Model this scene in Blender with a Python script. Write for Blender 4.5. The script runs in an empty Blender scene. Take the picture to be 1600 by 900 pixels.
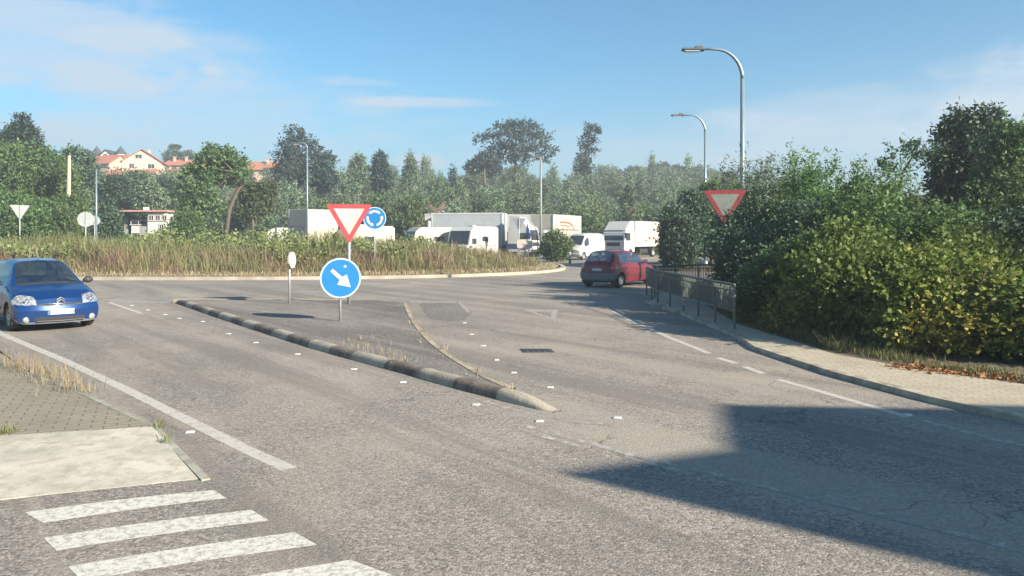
import bpy, math, random
import numpy as np
from math import radians, sin, cos, pi, sqrt, atan2, hypot

random.seed(7)
C = bpy.context.scene
COL = C.collection

# ---------------------------------------------------------------- camera
CAM_H, FPX, HOR = 2.0, 1200.0, 369.0
cam_d = bpy.data.cameras.new('camera')
cam = bpy.data.objects.new('camera', cam_d); COL.objects.link(cam)
cam.location = (0, 0, CAM_H); cam.rotation_euler = (radians(90), 0, 0)
cam_d.sensor_width = 36; cam_d.lens = 36 * FPX / 1600
cam_d.shift_y = -(450 - HOR) / 1600
cam_d.clip_start = 0.1; cam_d.clip_end = 3000
C.camera = cam

# ---------------------------------------------------------------- light
SUN_EL = radians(25); TO_SUN = (0.80, -0.60)
SUN_AZ = atan2(TO_SUN[0], TO_SUN[1])
sd = bpy.data.lights.new('sun', 'SUN'); sd.energy = 4.9; sd.angle = radians(0.6); sd.color = (1.0, 0.90, 0.74)
so = bpy.data.objects.new('sun', sd); COL.objects.link(so)
so.location = (30, -30, 40)
so.rotation_euler = (pi / 2 - SUN_EL, 0, atan2(TO_SUN[0], -TO_SUN[1]))
C.view_settings.view_transform = 'Standard'; C.view_settings.look = 'None'
C.view_settings.exposure = 1.45; C.view_settings.gamma = 1
C.view_settings.use_curve_mapping = False
C.cycles.max_bounces = 6; C.cycles.transparent_max_bounces = 12
C.cycles.volume_bounces = 0

# ---------------------------------------------------------------- world
W = bpy.data.worlds.new('World'); C.world = W; W.use_nodes = True
nt = W.node_tree; nt.nodes.clear()
class NB:
    """small helper to write node graphs"""
    def __init__(s, nt): s.nt = nt
    def n(s, typ, **kw):
        x = s.nt.nodes.new(typ)
        for k, v in kw.items(): setattr(x, k, v)
        return x
    def put(s, sock, v):
        if isinstance(v, bpy.types.NodeSocket): s.nt.links.new(v, sock)
        elif v is not None: sock.default_value = v
    def m(s, op, a, b=None, c=None, clamp=False):
        x = s.n('ShaderNodeMath', operation=op, use_clamp=clamp)
        s.put(x.inputs[0], a)
        if b is not None: s.put(x.inputs[1], b)
        if c is not None: s.put(x.inputs[2], c)
        return x.outputs[0]
    def mix(s, f, a, b, blend='MIX'):
        x = s.n('ShaderNodeMix', data_type='RGBA', blend_type=blend)
        s.put(x.inputs[0], f)
        s.put(x.inputs[6], (*a, 1) if isinstance(a, tuple) and len(a) == 3 else a)
        s.put(x.inputs[7], (*b, 1) if isinstance(b, tuple) and len(b) == 3 else b)
        return x.outputs[2]
    def noise(s, vec, scale, detail=4, rough=0.55, dist=0.0):
        x = s.n('ShaderNodeTexNoise'); s.put(x.inputs['Vector'], vec)
        x.inputs['Scale'].default_value = scale; x.inputs['Detail'].default_value = detail
        x.inputs['Roughness'].default_value = rough; x.inputs['Distortion'].default_value = dist
        return x.outputs[0]
    def ramp(s, v, a, b):
        x = s.n('ShaderNodeMapRange', interpolation_type='SMOOTHSTEP'); s.put(x.inputs[0], v)
        x.inputs[1].default_value = a; x.inputs[2].default_value = b
        return x.outputs[0]
    def comb(s, a, b, c=0.0):
        x = s.n('ShaderNodeCombineXYZ')
        for i, v in enumerate((a, b, c)): s.put(x.inputs[i], v)
        return x.outputs[0]
w = NB(nt)
sky = w.n('ShaderNodeTexSky', sky_type='NISHITA'); sky.sun_disc = False
sky.sun_elevation = SUN_EL; sky.sun_rotation = SUN_AZ
sky.altitude = 0; sky.air_density = 1.0; sky.dust_density = 0.35; sky.ozone_density = 1.6
tc = w.n('ShaderNodeTexCoord'); sep = w.n('ShaderNodeSeparateXYZ')
nt.links.new(tc.outputs['Generated'], sep.inputs[0])
az = w.m('ARCTAN2', sep.outputs[0], sep.outputs[1])
el = w.m('ARCSINE', sep.outputs[2])
wob = w.noise(w.comb(w.m('MULTIPLY', az, 5.0), w.m('MULTIPLY', el, 16.0)), 1.5, 5, 0.6, 0.6)
streak = w.noise(w.comb(w.m('MULTIPLY', az, 6.0), w.m('MULTIPLY', el, 45.0), 3.1), 1.0, 6, 0.62, 0.5)
def cloud(px, py, rx, ry, amt, wobble=0.9, tilt=0.0):
    a0 = math.atan2(px - 800, FPX); e0 = math.atan2(HOR - py, hypot(FPX, px - 800))
    dx = w.m('SUBTRACT', az, a0); dy = w.m('SUBTRACT', el, e0)
    dy = w.m('ADD', dy, w.m('MULTIPLY', dx, tilt))
    u = w.m('DIVIDE', dx, rx / FPX); v = w.m('DIVIDE', dy, ry / FPX)
    d = w.m('ADD', w.m('POWER', w.m('ABSOLUTE', u), 2.0), w.m('POWER', w.m('ABSOLUTE', v), 2.0))
    d = w.m('ADD', d, w.m('MULTIPLY', w.m('SUBTRACT', wob, 0.5), wobble * 4))
    x = w.n('ShaderNodeMapRange', interpolation_type='SMOOTHSTEP'); w.put(x.inputs[0], d)
    x.inputs[1].default_value = 1.25; x.inputs[2].default_value = 0.1
    x.inputs[3].default_value = 0; x.inputs[4].default_value = amt
    return x.outputs[0]
cl = [cloud(60, 55, 300, 78, 0.62, 0.7, 0.02), cloud(230, 60, 110, 22, 0.25, 0.5, -0.1), cloud(330, 190, 330, 80, 0.36, 1.0),
      cloud(665, 160, 120, 10, 0.6, 0.25), cloud(545, 127, 75, 7, 0.25, 0.3),
      cloud(327, 111, 16, 8, 0.4, 0.15), cloud(1480, 175, 420, 75, 0.34, 0.9, -0.12), cloud(655, 252, 45, 14, 0.8, 0.35),
      cloud(1100, 230, 420, 45, 0.25, 0.6), cloud(-500, 200, 500, 90, 0.5, 0.8), cloud(2300, 90, 500, 90, 0.5, 0.8)]
tot = cl[0]
for c_ in cl[1:]: tot = w.m('ADD', tot, c_)
tot = w.m('MULTIPLY', tot, w.m('ADD', w.m('MULTIPLY', streak, 1.3), 0.38))
tot = w.m('MINIMUM', tot, 0.85)
skyc = w.mix(1.0, sky.outputs[0], (0.47, 0.88, 1.02), 'MULTIPLY')
# a low band of milky air near the horizon
hz_band = w.m('MULTIPLY', w.ramp(el, 0.24, -0.02), 0.6)
skyc = w.mix(hz_band, skyc, (3.0, 3.6, 4.3))
skyc = w.mix(tot, skyc, (4.1, 4.75, 5.4))
bg = w.n('ShaderNodeBackground'); nt.links.new(skyc, bg.inputs[0]); bg.inputs[1].default_value = 0.061
wo = w.n('ShaderNodeOutputWorld'); nt.links.new(bg.outputs[0], wo.inputs[0])

# ---------------------------------------------------------------- helpers
def g(px, py, z=0.0):
    """ground point (at height z) seen at photo pixel px,py"""
    Y = FPX * (CAM_H - z) / (py - HOR)
    return ((px - 800) / FPX * Y, Y)
def at(px, Y, py=None):
    return ((px - 800) / FPX * Y, Y) if py is None else ((px - 800) / FPX * Y, Y, CAM_H + (HOR - py) / FPX * Y)

MATS = {}
def mat(name, col, rough=0.7, var=0.15, vscale=3.0, bump=0.0, bscale=40.0, metal=0.0, spec=0.5, coat=0.0, dirt=None, dirt_amt=0.0, dscale=1.5):
    if name in MATS: return MATS[name]
    M = bpy.data.materials.new(name); M.use_nodes = True
    b = NB(M.node_tree); p = M.node_tree.nodes['Principled BSDF']
    t = b.n('ShaderNodeTexCoord'); v = t.outputs['Object']
    nz = b.noise(v, vscale, 5)
    lo = tuple(c * (1 - var) for c in col); hi = tuple(min(1, c * (1 + var)) for c in col)
    c = b.mix(b.ramp(nz, 0.3, 0.7), lo, hi)
    if dirt: c = b.mix(b.m('MULTIPLY', b.ramp(b.noise(v, dscale, 6, 0.65), 0.42, 0.68), dirt_amt), c, dirt)
    M.node_tree.links.new(c, p.inputs['Base Color'])
    p.inputs['Roughness'].default_value = rough; p.inputs['Metallic'].default_value = metal
    p.inputs['Specular IOR Level'].default_value = spec
    p.inputs['Coat Weight'].default_value = coat; p.inputs['Coat Roughness'].default_value = 0.08
    if bump:
        bn = b.n('ShaderNodeBump'); bn.inputs['Strength'].default_value = bump; bn.inputs['Distance'].default_value = 0.02
        M.node_tree.links.new(b.noise(v, bscale, 3), bn.inputs['Height']); M.node_tree.links.new(bn.outputs[0], p.inputs['Normal'])
    MATS[name] = M
    return M

def leaf_mat(name, a, b_, c_=None, camt=0.0, cscale=0.8, trans=0.35, rough=0.55):
    """foliage: colour varies from leaf to leaf and in patches of older or yellower leaves"""
    M = bpy.data.materials.new(name); M.use_nodes = True
    n = NB(M.node_tree); T = M.node_tree; T.nodes.clear()
    geo = n.n('ShaderNodeNewGeometry'); oi = n.n('ShaderNodeObjectInfo'); t = n.n('ShaderNodeTexCoord')
    r = geo.outputs['Random Per Island']
    c = n.mix(r, a, b_)
    if c_:
        k = n.m('MULTIPLY', n.ramp(n.noise(t.outputs['Object'], cscale, 3), 0.5, 0.68), camt)
        k = n.m('MULTIPLY', k, n.ramp(r, 0.15, 0.6))
        c = n.mix(k, c, c_)
    hs = n.n('ShaderNodeHueSaturation'); T.links.new(c, hs.inputs['Color'])
    T.links.new(n.m('ADD', n.m('MULTIPLY', oi.outputs['Random'], 0.5), 0.75), hs.inputs['Value'])
    T.links.new(n.m('ADD', n.m('MULTIPLY', oi.outputs['Random'], 0.04), 0.48), hs.inputs['Hue'])
    p = n.n('ShaderNodeBsdfPrincipled'); T.links.new(hs.outputs[0], p.inputs['Base Color'])
    p.inputs['Roughness'].default_value = rough; p.inputs['Specular IOR Level'].default_value = 0.3
    tr = n.n('ShaderNodeBsdfTranslucent'); T.links.new(hs.outputs[0], tr.inputs[0])
    mx = n.n('ShaderNodeMixShader'); mx.inputs[0].default_value = trans
    T.links.new(p.outputs[0], mx.inputs[1]); T.links.new(tr.outputs[0], mx.inputs[2])
    o = n.n('ShaderNodeOutputMaterial'); T.links.new(mx.outputs[0], o.inputs[0])
    MATS[name] = M
    return M

def mk(name, V, F, m=None, parent=None, smooth=False, loc=None, midx=None):
    """one mesh object from vertex and face arrays"""
    me = bpy.data.meshes.new(name)
    if isinstance(F, np.ndarray):
        V = np.asarray(V, dtype=np.float32); nf, k = F.shape
        me.vertices.add(len(V)); me.vertices.foreach_set('co', V.ravel())
        me.loops.add(nf * k); me.loops.foreach_set('vertex_index', F.astype(np.int32).ravel())
        me.polygons.add(nf); me.polygons.foreach_set('loop_start', np.arange(nf, dtype=np.int32) * k)
        me.update(calc_edges=True); me.validate()
    else:
        me.from_pydata([tuple(v) for v in V], [], F); me.update()
    for x in (m if isinstance(m, (list, tuple)) else [m]):
        if x: me.materials.append(x)
    if midx is not None: me.polygons.foreach_set('material_index', np.asarray(midx, dtype=np.int32))
    if smooth: me.polygons.foreach_set('use_smooth', [True] * len(me.polygons))
    o = bpy.data.objects.new(name, me); COL.objects.link(o)
    if parent: o.parent = parent
    if loc: o.location = loc
    return o

class MB:
    """collects simple solids and links them as one mesh"""
    def __init__(s): s.V = []; s.F = []; s.mi = []; s.cur = 0
    def add(s, V, F):
        n = len(s.V); s.V += [tuple(v) for v in V]; s.F += [tuple(i + n for i in f) for f in F]; s.mi += [s.cur] * len(F); return s
    def box(s, c, d, rz=0.0, bev=0.0):
        x, y, z = [k / 2 for k in d]
        if bev <= 0:
            P = [(sx * x, sy * y, sz * z) for sz in (-1, 1) for sy in (-1, 1) for sx in (-1, 1)]
            F = [(0, 2, 3, 1), (4, 5, 7, 6), (0, 1, 5, 4), (2, 6, 7, 3), (0, 4, 6, 2), (1, 3, 7, 5)]
        else:
            b = min(bev, x * .9, y * .9, z * .9)
            ring = []
            for (sx, sy) in ((1, 1), (-1, 1), (-1, -1), (1, -1)):
                a0 = atan2(sy, sx)
                for k in (-1, 0, 1):
                    a = a0 + k * pi / 4
                    ring.append((sx * (x - b) + b * cos(a) , sy * (y - b) + b * sin(a)))
            P = []; N = len(ring)
            def ringat(zz, ins):
                return [(px - ins * (1 if px > 0 else -1), py - ins * (1 if py > 0 else -1), zz) for px, py in ring]
            for zz, ins in ((-z, b * .7), (-z + b * .3, b * .2), (-z + b, 0), (z - b, 0), (z - b * .3, b * .2), (z, b * .7)):
                P += ringat(zz, ins)
            F = [tuple(range(N))[::-1], tuple(range(5 * N, 6 * N))]
            for r in range(5):
                for i in range(N):
                    j = (i + 1) % N; F.append((r * N + i, r * N + j, (r + 1) * N + j, (r + 1) * N + i))
        ca, sa = cos(rz), sin(rz)
        return s.add([(c[0] + px * ca - py * sa, c[1] + px * sa + py * ca, c[2] + pz) for px, py, pz in P], F)
    def tube(s, pts, r, n=8, cap=True):
        P = [np.array(p, float) for p in pts]; R = r if isinstance(r, (list, tuple)) else [r] * len(P)
        V = []; F = []
        up = None
        for i, p in enumerate(P):
            t = P[min(i + 1, len(P) - 1)] - P[max(i - 1, 0)]; t /= (np.linalg.norm(t) + 1e-9)
            if up is None: up = np.array((1., 0, 0)) if abs(t[2]) > .8 else np.array((0, 0, 1.))
            a = np.cross(t, up); a /= (np.linalg.norm(a) + 1e-9); b = np.cross(a, t); up = b
            for k in range(n):
                q = 2 * pi * k / n; V.append(tuple(p + R[i] * (a * cos(q) + b * sin(q))))
        for i in range(len(P) - 1):
            for k in range(n):
                j = (k + 1) % n; F.append((i * n + k, i * n + j, (i + 1) * n + j, (i + 1) * n + k))
        if cap: F.append(tuple(range(n))[::-1]); F.append(tuple(range((len(P) - 1) * n, len(P) * n)))
        return s.add(V, F)
    def prism(s, poly, z0, z1):
        n = len(poly)
        a = sum(poly[i][0] * poly[(i + 1) % n][1] - poly[(i + 1) % n][0] * poly[i][1] for i in range(n))
        if a < 0: poly = poly[::-1]
        V = [(p[0], p[1], z0 if not callable(z0) else z0(*p)) for p in poly] + [(p[0], p[1], z1) for p in poly]
        F = [tuple(range(n))[::-1], tuple(range(n, 2 * n))] + [(i, (i + 1) % n, n + (i + 1) % n, n + i) for i in range(n)]
        return s.add(V, F)
    def plate(s, pts3, th, nrm):
        """flat outline (3D points) given a thickness along nrm"""
        n = len(pts3); N = np.array(nrm, float)
        A = [np.array(p, float) for p in pts3]
        V = [tuple(p - N * th / 2) for p in A] + [tuple(p + N * th / 2) for p in A]
        return s.add(V, [tuple(range(n))[::-1], tuple(range(n, 2 * n))] + [(i, (i + 1) % n, n + (i + 1) % n, n + i) for i in range(n)])
    def lathe(s, prof, c, axis='z', n=16):
        V = []; F = []; m = len(prof)
        for k in range(n):
            a = 2 * pi * k / n
            for r, h in prof:
                p = (r * cos(a), r * sin(a), h)
                if axis == 'y': p = (p[0], p[2], p[1])
                if axis == 'x': p = (p[2], p[0], p[1])
                V.append((c[0] + p[0], c[1] + p[1], c[2] + p[2]))
        for k in range(n):
            j = (k + 1) % n
            for i in range(m - 1): F.append((k * m + i, j * m + i, j * m + i + 1, k * m + i + 1))
        return s.add(V, F)
    def ball(s, c, r, n=10):
        prof = [(max(1e-4, cos(a)), sin(a)) for a in [(-pi / 2 + pi * i / n) for i in range(n + 1)]]
        R = r if isinstance(r, (tuple, list)) else (r, r, r)
        V = []; F = []; m = len(prof); q = n * 2
        for k in range(q):
            a = 2 * pi * k / q
            V += [(c[0] + R[0] * pr * cos(a), c[1] + R[1] * pr * sin(a), c[2] + R[2] * h) for pr, h in prof]
        for k in range(q):
            j = (k + 1) % q
            for i in range(m - 1): F.append((k * m + i, j * m + i, j * m + i + 1, k * m + i + 1))
        return s.add(V, F)
    def build(s, name, m, parent=None, smooth=False, loc=None):
        return mk(name, s.V, s.F, m, parent, smooth, loc, s.mi if isinstance(m, (list, tuple)) else None)

def tag(o, label=None, cat=None, group=None, kind=None):
    if label: o['label'] = label
    if cat: o['category'] = cat
    if group: o['group'] = group
    if kind: o['kind'] = kind
    return o
def empty(name, loc, rz=0.0, label=None, cat=None, group=None):
    o = bpy.data.objects.new(name, None); COL.objects.link(o); o.location = loc; o.rotation_euler = (0, 0, rz)
    o.empty_display_size = 0.3
    return tag(o, label, cat, group)
def copy_tree(o, parent=None):
    c = o.copy(); COL.objects.link(c)
    if parent: c.parent = parent
    for ch in list(o.children): copy_tree(ch, c)
    return c
def rz_for(fx, fy):
    """rotation that turns local +X to world direction (fx, fy)"""
    return atan2(fy, fx)

def sheet(name, poly, z, m, kind='structure', label=None, cat=None, group=None):
    n = len(poly)
    a = sum(poly[i][0] * poly[(i + 1) % n][1] - poly[(i + 1) % n][0] * poly[i][1] for i in range(n))
    if a < 0: poly = poly[::-1]
    return tag(mk(name, [(p[0], p[1], z) for p in poly], [tuple(range(n))], m), label, cat, group, kind)
def strip(pts, w0, z=0.0):
    """quads of width w0 following a ground line; returns V, F"""
    V = []; F = []
    for i, p in enumerate(pts):
        a = pts[max(0, i - 1)]; b = pts[min(len(pts) - 1, i + 1)]
        dx, dy = b[0] - a[0], b[1] - a[1]; L = hypot(dx, dy) or 1; nx, ny = -dy / L, dx / L
        wd = w0[i] if isinstance(w0, (list, tuple)) else w0
        V += [(p[0] + nx * wd / 2, p[1] + ny * wd / 2, z), (p[0] - nx * wd / 2, p[1] - ny * wd / 2, z)]
        if i: k = 2 * i; F.append((k - 2, k - 1, k + 1, k))
    return V, F
def dense(pts, step=0.5):
    out = []
    for i in range(len(pts) - 1):
        a, b = pts[i], pts[i + 1]; n = max(1, int(hypot(b[0] - a[0], b[1] - a[1]) / step))
        out += [tuple(a[k] + (b[k] - a[k]) * j / n for k in range(len(a))) for j in range(n)]
    return out + [tuple(pts[-1])]
def smoothline(pts, it=3):
    for _ in range(it):
        q = [pts[0]]
        for i in range(len(pts) - 1):
            a, b = pts[i], pts[i + 1]
            q += [tuple(a[k] * .75 + b[k] * .25 for k in range(len(a))), tuple(a[k] * .25 + b[k] * .75 for k in range(len(a)))]
        pts = q + [pts[-1]]
    return pts

# ================================================================ GROUND
def smoothstep(t): t = np.clip(t, 0, 1); return t * t * (3 - 2 * t)
def terrain(x, y):
    x = np.asarray(x, float); y = np.asarray(y, float)
    t = smoothstep((y - 84) / 170)
    h = t * 15
    h = h + smoothstep((y - 100) / 110) * smoothstep((-x - 20) / 70) * 6.5
    h = h + t * (1.2 * np.sin(x * .035 + 1) + .8 * np.sin(x * .09 + y * .05))
    h = h - smoothstep((y - 300) / 400) * 12
    return h - 0.06
def hz(x, y): return float(terrain(x, y))

def ground_mat():
    M = bpy.data.materials.new('dry_ground'); M.use_nodes = True
    b = NB(M.node_tree); p = M.node_tree.nodes['Principled BSDF']; v = b.n('ShaderNodeTexCoord').outputs['Object']
    c = b.mix(b.ramp(b.noise(v, 0.25, 6), .4, .62), (.16, .125, .085), (.075, .085, .04))
    c = b.mix(b.m('MULTIPLY', b.noise(v, 9, 5, .7), .55), c, (.25, .2, .14))
    M.node_tree.links.new(c, p.inputs['Base Color']); p.inputs['Roughness'].default_value = .95
    return M
GX = np.concatenate([np.linspace(-900, -150, 16)[:-1], np.linspace(-150, 130, 113), np.linspace(130, 900, 16)[1:]])
GY = np.concatenate([np.linspace(-300, -20, 6)[:-1], np.linspace(-20, 80, 26)[:-1], np.linspace(80, 300, 89), np.linspace(300, 1500, 14)[1:]])
XX, YY = np.meshgrid(GX, GY); ZZ = terrain(XX, YY)
V = np.stack([XX.ravel(), YY.ravel(), ZZ.ravel()], 1); nx = len(GX)
ii = np.arange(len(GY) - 1)[:, None] * nx + np.arange(nx - 1)[None, :]; ii = ii.ravel()
tag(mk('ground', V, np.stack([ii, ii + 1, ii + nx + 1, ii + nx], 1), ground_mat(), smooth=True), kind='structure')

def asphalt_mat(name, base=(.245, .217, .19), dark=(.14, .122, .105), crack=1.0, dust=1.0):
    M = bpy.data.materials.new(name); M.use_nodes = True
    b = NB(M.node_tree); T = M.node_tree; p = T.nodes['Principled BSDF']; v = b.n('ShaderNodeTexCoord').outputs['Object']
    big = b.noise(v, 0.16, 5, .6, .8); mid = b.noise(v, 1.1, 6, .65)
    c = b.mix(b.ramp(big, .34, .66), tuple(k * .82 for k in base), tuple(min(1, k * 1.18) for k in base))
    c = b.mix(b.m('MULTIPLY', b.ramp(mid, .45, .75), .35), c, dark)
    # stone chips
    vo = b.n('ShaderNodeTexVoronoi'); T.links.new(v, vo.inputs['Vector']); vo.inputs['Scale'].default_value = 52
    hs = b.n('ShaderNodeSeparateColor'); T.links.new(vo.outputs['Color'], hs.inputs[0])
    chip = hs.outputs[0]
    c = b.mix(b.m('MULTIPLY', b.ramp(chip, .60, .95), .52), c, (.46, .41, .35))
    c = b.mix(b.m('MULTIPLY', b.ramp(chip, .42, .08), .54), c, (.06, .055, .05))
    c = b.mix(b.m('MULTIPLY', b.ramp(b.noise(v, 85, 3, .7), .5, .75), .35), c, (.33, .30, .26))
    # tyre wear: dark and pale lanes run with the road
    if dust:
        d = b.ramp(b.noise(v, .30, 6, .62, 1.2), .46, .66)
        c = b.mix(b.m('MULTIPLY', d, .45 * dust), c, (.35, .30, .235))
        mp = b.n('ShaderNodeMapping'); T.links.new(v, mp.inputs[0]); mp.inputs['Rotation'].default_value = (0, 0, radians(52)); mq = b.n('ShaderNodeMapping'); T.links.new(mp.outputs[0], mq.inputs[0]); mq.inputs['Scale'].default_value = (.35, 6, 1)
        s_ = b.noise(mq.outputs[0], .16, 5, .62, .4)
        c = b.mix(b.m('MULTIPLY', b.ramp(s_, .49, .62), .62), c, tuple(k * .66 for k in base)); c = b.mix(b.m('MULTIPLY', b.ramp(s_, .47, .34), .5), c, (.34, .295, .24))
        oil = b.ramp(b.noise(v, .9, 4, .7), .66, .74); c = b.mix(b.m('MULTIPLY', oil, .35), c, (.09, .08, .072))
    # cracks
    wv = b.n('ShaderNodeVectorMath', operation='ADD'); T.links.new(v, wv.inputs[0])
    nn = b.n('ShaderNodeTexNoise'); nn.inputs['Scale'].default_value = .9; nn.inputs['Detail'].default_value = 6; T.links.new(v, nn.inputs['Vector']); 
    sc = b.n('ShaderNodeVectorMath', operation='SCALE'); T.links.new(nn.outputs['Color'], sc.inputs[0]); sc.inputs['Scale'].default_value = 1.6; T.links.new(sc.outputs[0], wv.inputs[1])
    vc = b.n('ShaderNodeTexVoronoi', feature='DISTANCE_TO_EDGE'); vc.inputs['Scale'].default_value = .42; T.links.new(wv.outputs[0], vc.inputs['Vector'])
    ck = b.m('MULTIPLY', b.ramp(vc.outputs[0], .007, .001), b.ramp(b.noise(v, .4, 3), .47, .58))
    vc2 = b.n('ShaderNodeTexVoronoi', feature='DISTANCE_TO_EDGE'); vc2.inputs['Scale'].default_value = 1.5; T.links.new(wv.outputs[0], vc2.inputs['Vector'])
    ck2 = b.m('MULTIPLY', b.ramp(vc2.outputs[0], .013, .002), b.ramp(b.noise(v, .3, 3, .5, .5), .58, .66))
    ck = b.m('MULTIPLY', b.m('MAXIMUM', ck, ck2), .5 * crack)
    c = b.mix(ck, c, (.045, .042, .04))
    T.links.new(c, p.inputs['Base Color']); p.inputs['Roughness'].default_value = .82; p.inputs['Specular IOR Level'].default_value = .35
    bn = b.n('ShaderNodeBump'); bn.inputs['Strength'].default_value = .55; bn.inputs['Distance'].default_value = .012
    T.links.new(b.m('ADD', b.m('SUBTRACT', b.m('MULTIPLY', vo.outputs['Distance'], -.6), b.m('MULTIPLY', ck, .8)), b.m('MULTIPLY', b.noise(v, 90, 2), .5)), bn.inputs['Height'])
    T.links.new(bn.outputs[0], p.inputs['Normal'])
    MATS[name] = M; return M
ASPH = asphalt_mat('asphalt')
ISLM = asphalt_mat('island_asphalt', (.155, .138, .125), (.08, .072, .068), dust=0.35)
PATCH = asphalt_mat('patch_asphalt', (.15, .135, .12), (.09, .08, .075), dust=0.0)

def paint_mat(name, col, worn=.5, under=(.25, .22, .19), wscale=9):
    M = bpy.data.materials.new(name); M.use_nodes = True
    b = NB(M.node_tree); p = M.node_tree.nodes['Principled BSDF']; v = b.n('ShaderNodeTexCoord').outputs['Object']
    a = b.ramp(b.noise(v, wscale, 7, .78), .62 - worn * .32, .70 - worn * .22)
    f = b.ramp(b.noise(v, 60, 3, .8), .60, .70)
    k = b.m('MAXIMUM', b.m('MULTIPLY', a, min(1, worn * 1.5)), b.m('MULTIPLY', f, .55))
    c = b.mix(b.noise(v, 1.5, 3), tuple(x * .88 for x in col), col)
    c = b.mix(k, c, under)
    M.node_tree.links.new(c, p.inputs['Base Color']); p.inputs['Roughness'].default_value = .7
    bn = b.n('ShaderNodeBump'); bn.inputs['Strength'].default_value = .3; bn.inputs['Distance'].default_value = .01
    M.node_tree.links.new(b.noise(v, 80, 3), bn.inputs['Height']); M.node_tree.links.new(bn.outputs[0], p.inputs['Normal'])
    MATS[name] = M; return M
PAINT = paint_mat('road_paint', (.50, .465, .41), .40)
PAINT_W = paint_mat('road_paint_worn', (.46, .43, .39), .7)
PAINT_VW = paint_mat('road_paint_faint', (.47, .43, .38), .8)

# the asphalt of both roads, the ring and the lorry park, one sheet
right_edge = [g(1600, 662), g(1450, 628), g(1300, 588), g(1180, 548), g(1146, 526), (4.28, 19.5), (4.02, 23.0), (4.9, 26.0), (7.6, 28.6), (14, 32), (24, 36)]
road = [(7.6, -14), (6.6, 3), (5.75, 6.5)] + right_edge + [(60, 44), (60, 78), (-20, 79), (-60, 72), (-70, 50), (-48, 33), (-26, 25.5), (-14.5, 20.0)] \
    + [g(0, 548), g(60, 590), g(130, 618), g(240, 667), g(314, 744), g(0, 782), (-14, 5.0), (-16, -14)]
def earclip_sheet(name, poly, z, m):
    import bmesh
    bm = bmesh.new(); vs = [bm.verts.new((p[0], p[1], z)) for p in poly]; bm.faces.new(vs)
    bm.normal_update()
    if bm.faces[:][0].normal.z < 0: bmesh.ops.reverse_faces(bm, faces=bm.faces[:])
    bmesh.ops.triangulate(bm, faces=bm.faces[:]); me = bpy.data.meshes.new(name); bm.to_mesh(me); bm.free(); me.materials.append(m)
    o = bpy.data.objects.new(name, me); COL.objects.link(o); return tag(o, kind='structure')
earclip_sheet('road', road, 0.0, ASPH)

def mark(pts, wd, m, z=.002, name='road_marking', st=.6):
    V, F = strip(dense(pts, st), wd, z); return tag(mk(name, V, F, m), kind='structure')
def markpoly(pp, m, z=.0026, name='road_marking'): return sheet(name, pp, z, m)
# left edge line, with tapered end
mark([g(-160, 440), g(-60, 492), g(0, 521), g(100, 563), g(200, 610), g(300, 660), g(380, 700), g(452, 733)], .15, PAINT)
# crossing stripes
for q in ([(38, 801), (68, 818), (354, 779), (334, 766)], [(68, 841), (88, 861), (421, 814), (393, 797)],
          [(106, 886), (128, 908), (496, 852), (460, 832)], [(150, 945), (175, 972), (615, 900), (548, 875)], [(200, 1010), (240, 1050), (800, 955), (700, 925)]):
    n = 14; P = []
    a, b_, c_, d_ = q
    for k in range(n + 1): P.append(g(a[0] + (d_[0] - a[0]) * k / n, a[1] + (d_[1] - a[1]) * k / n - 2.2 * sin(pi * k / n)))
    for k in range(n + 1): P.append(g(c_[0] + (b_[0] - c_[0]) * k / n, c_[1] + (b_[1] - c_[1]) * k / n - 2.2 * sin(pi * k / n)))
    markpoly(P, MATS.get('cross_paint') or paint_mat('cross_paint', (.62, .60, .53), .48, wscale=18), name='crossing_stripe')
# lane lines right of the island
mark([g(958, 486), g(985, 500), g(1040, 525), g(1108, 552)], .12, PAINT)
mark([g(1122, 559), g(1150, 568)], .12, PAINT); mark([g(1163, 573), g(1193, 584)], .12, PAINT)
mark([g(1216, 593), g(1300, 617), g(1420, 652)], .12, PAINT); mark([g(1440, 657), g(1620, 702)], .12, PAINT_W)
mark([g(815, 664), g(900, 687), g(1000, 714)], .10, PAINT_W); mark([g(1000, 714), g(1180, 757), g(1440, 820), g(1700, 885)], .10, PAINT_VW)
mark([g(838, 679), g(906, 698)], .09, PAINT_W); mark([g(985, 715), g(1082, 742)], .09, PAINT_VW)
mark([g(735, 620), g(800, 640), g(905, 660), g(960, 664)], .10, PAINT_VW)
# give way line, taper and ring edge line
mark([g(166, 471), g(276, 472.5)], .3, PAINT_W); mark([g(166, 471), g(222, 490)], .12, PAINT)
mark([g(640, 471.5), g(716, 471.5)], .35, PAINT_W); mark([g(716, 471), g(733, 488)], .12, PAINT_VW); mark([g(745, 471), g(820, 469)], .22, PAINT_VW)
mark([g(-200, 434), g(0, 439), g(140, 441.5), g(300, 442.5), g(500, 443), g(700, 442), g(800, 439.5), g(860, 434)], .14, PAINT_W)
tri = [(818, 484), (872, 484), (868, 502)]; tin = [(833, 487), (862, 487.3), (860.5, 496.5)]
for i in range(3):
    j = (i + 1) % 3; markpoly([g(*tri[i]), g(*tri[j]), g(*tin[j]), g(*tin[i])], PAINT_W, name='painted_give_way_triangle')
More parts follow.
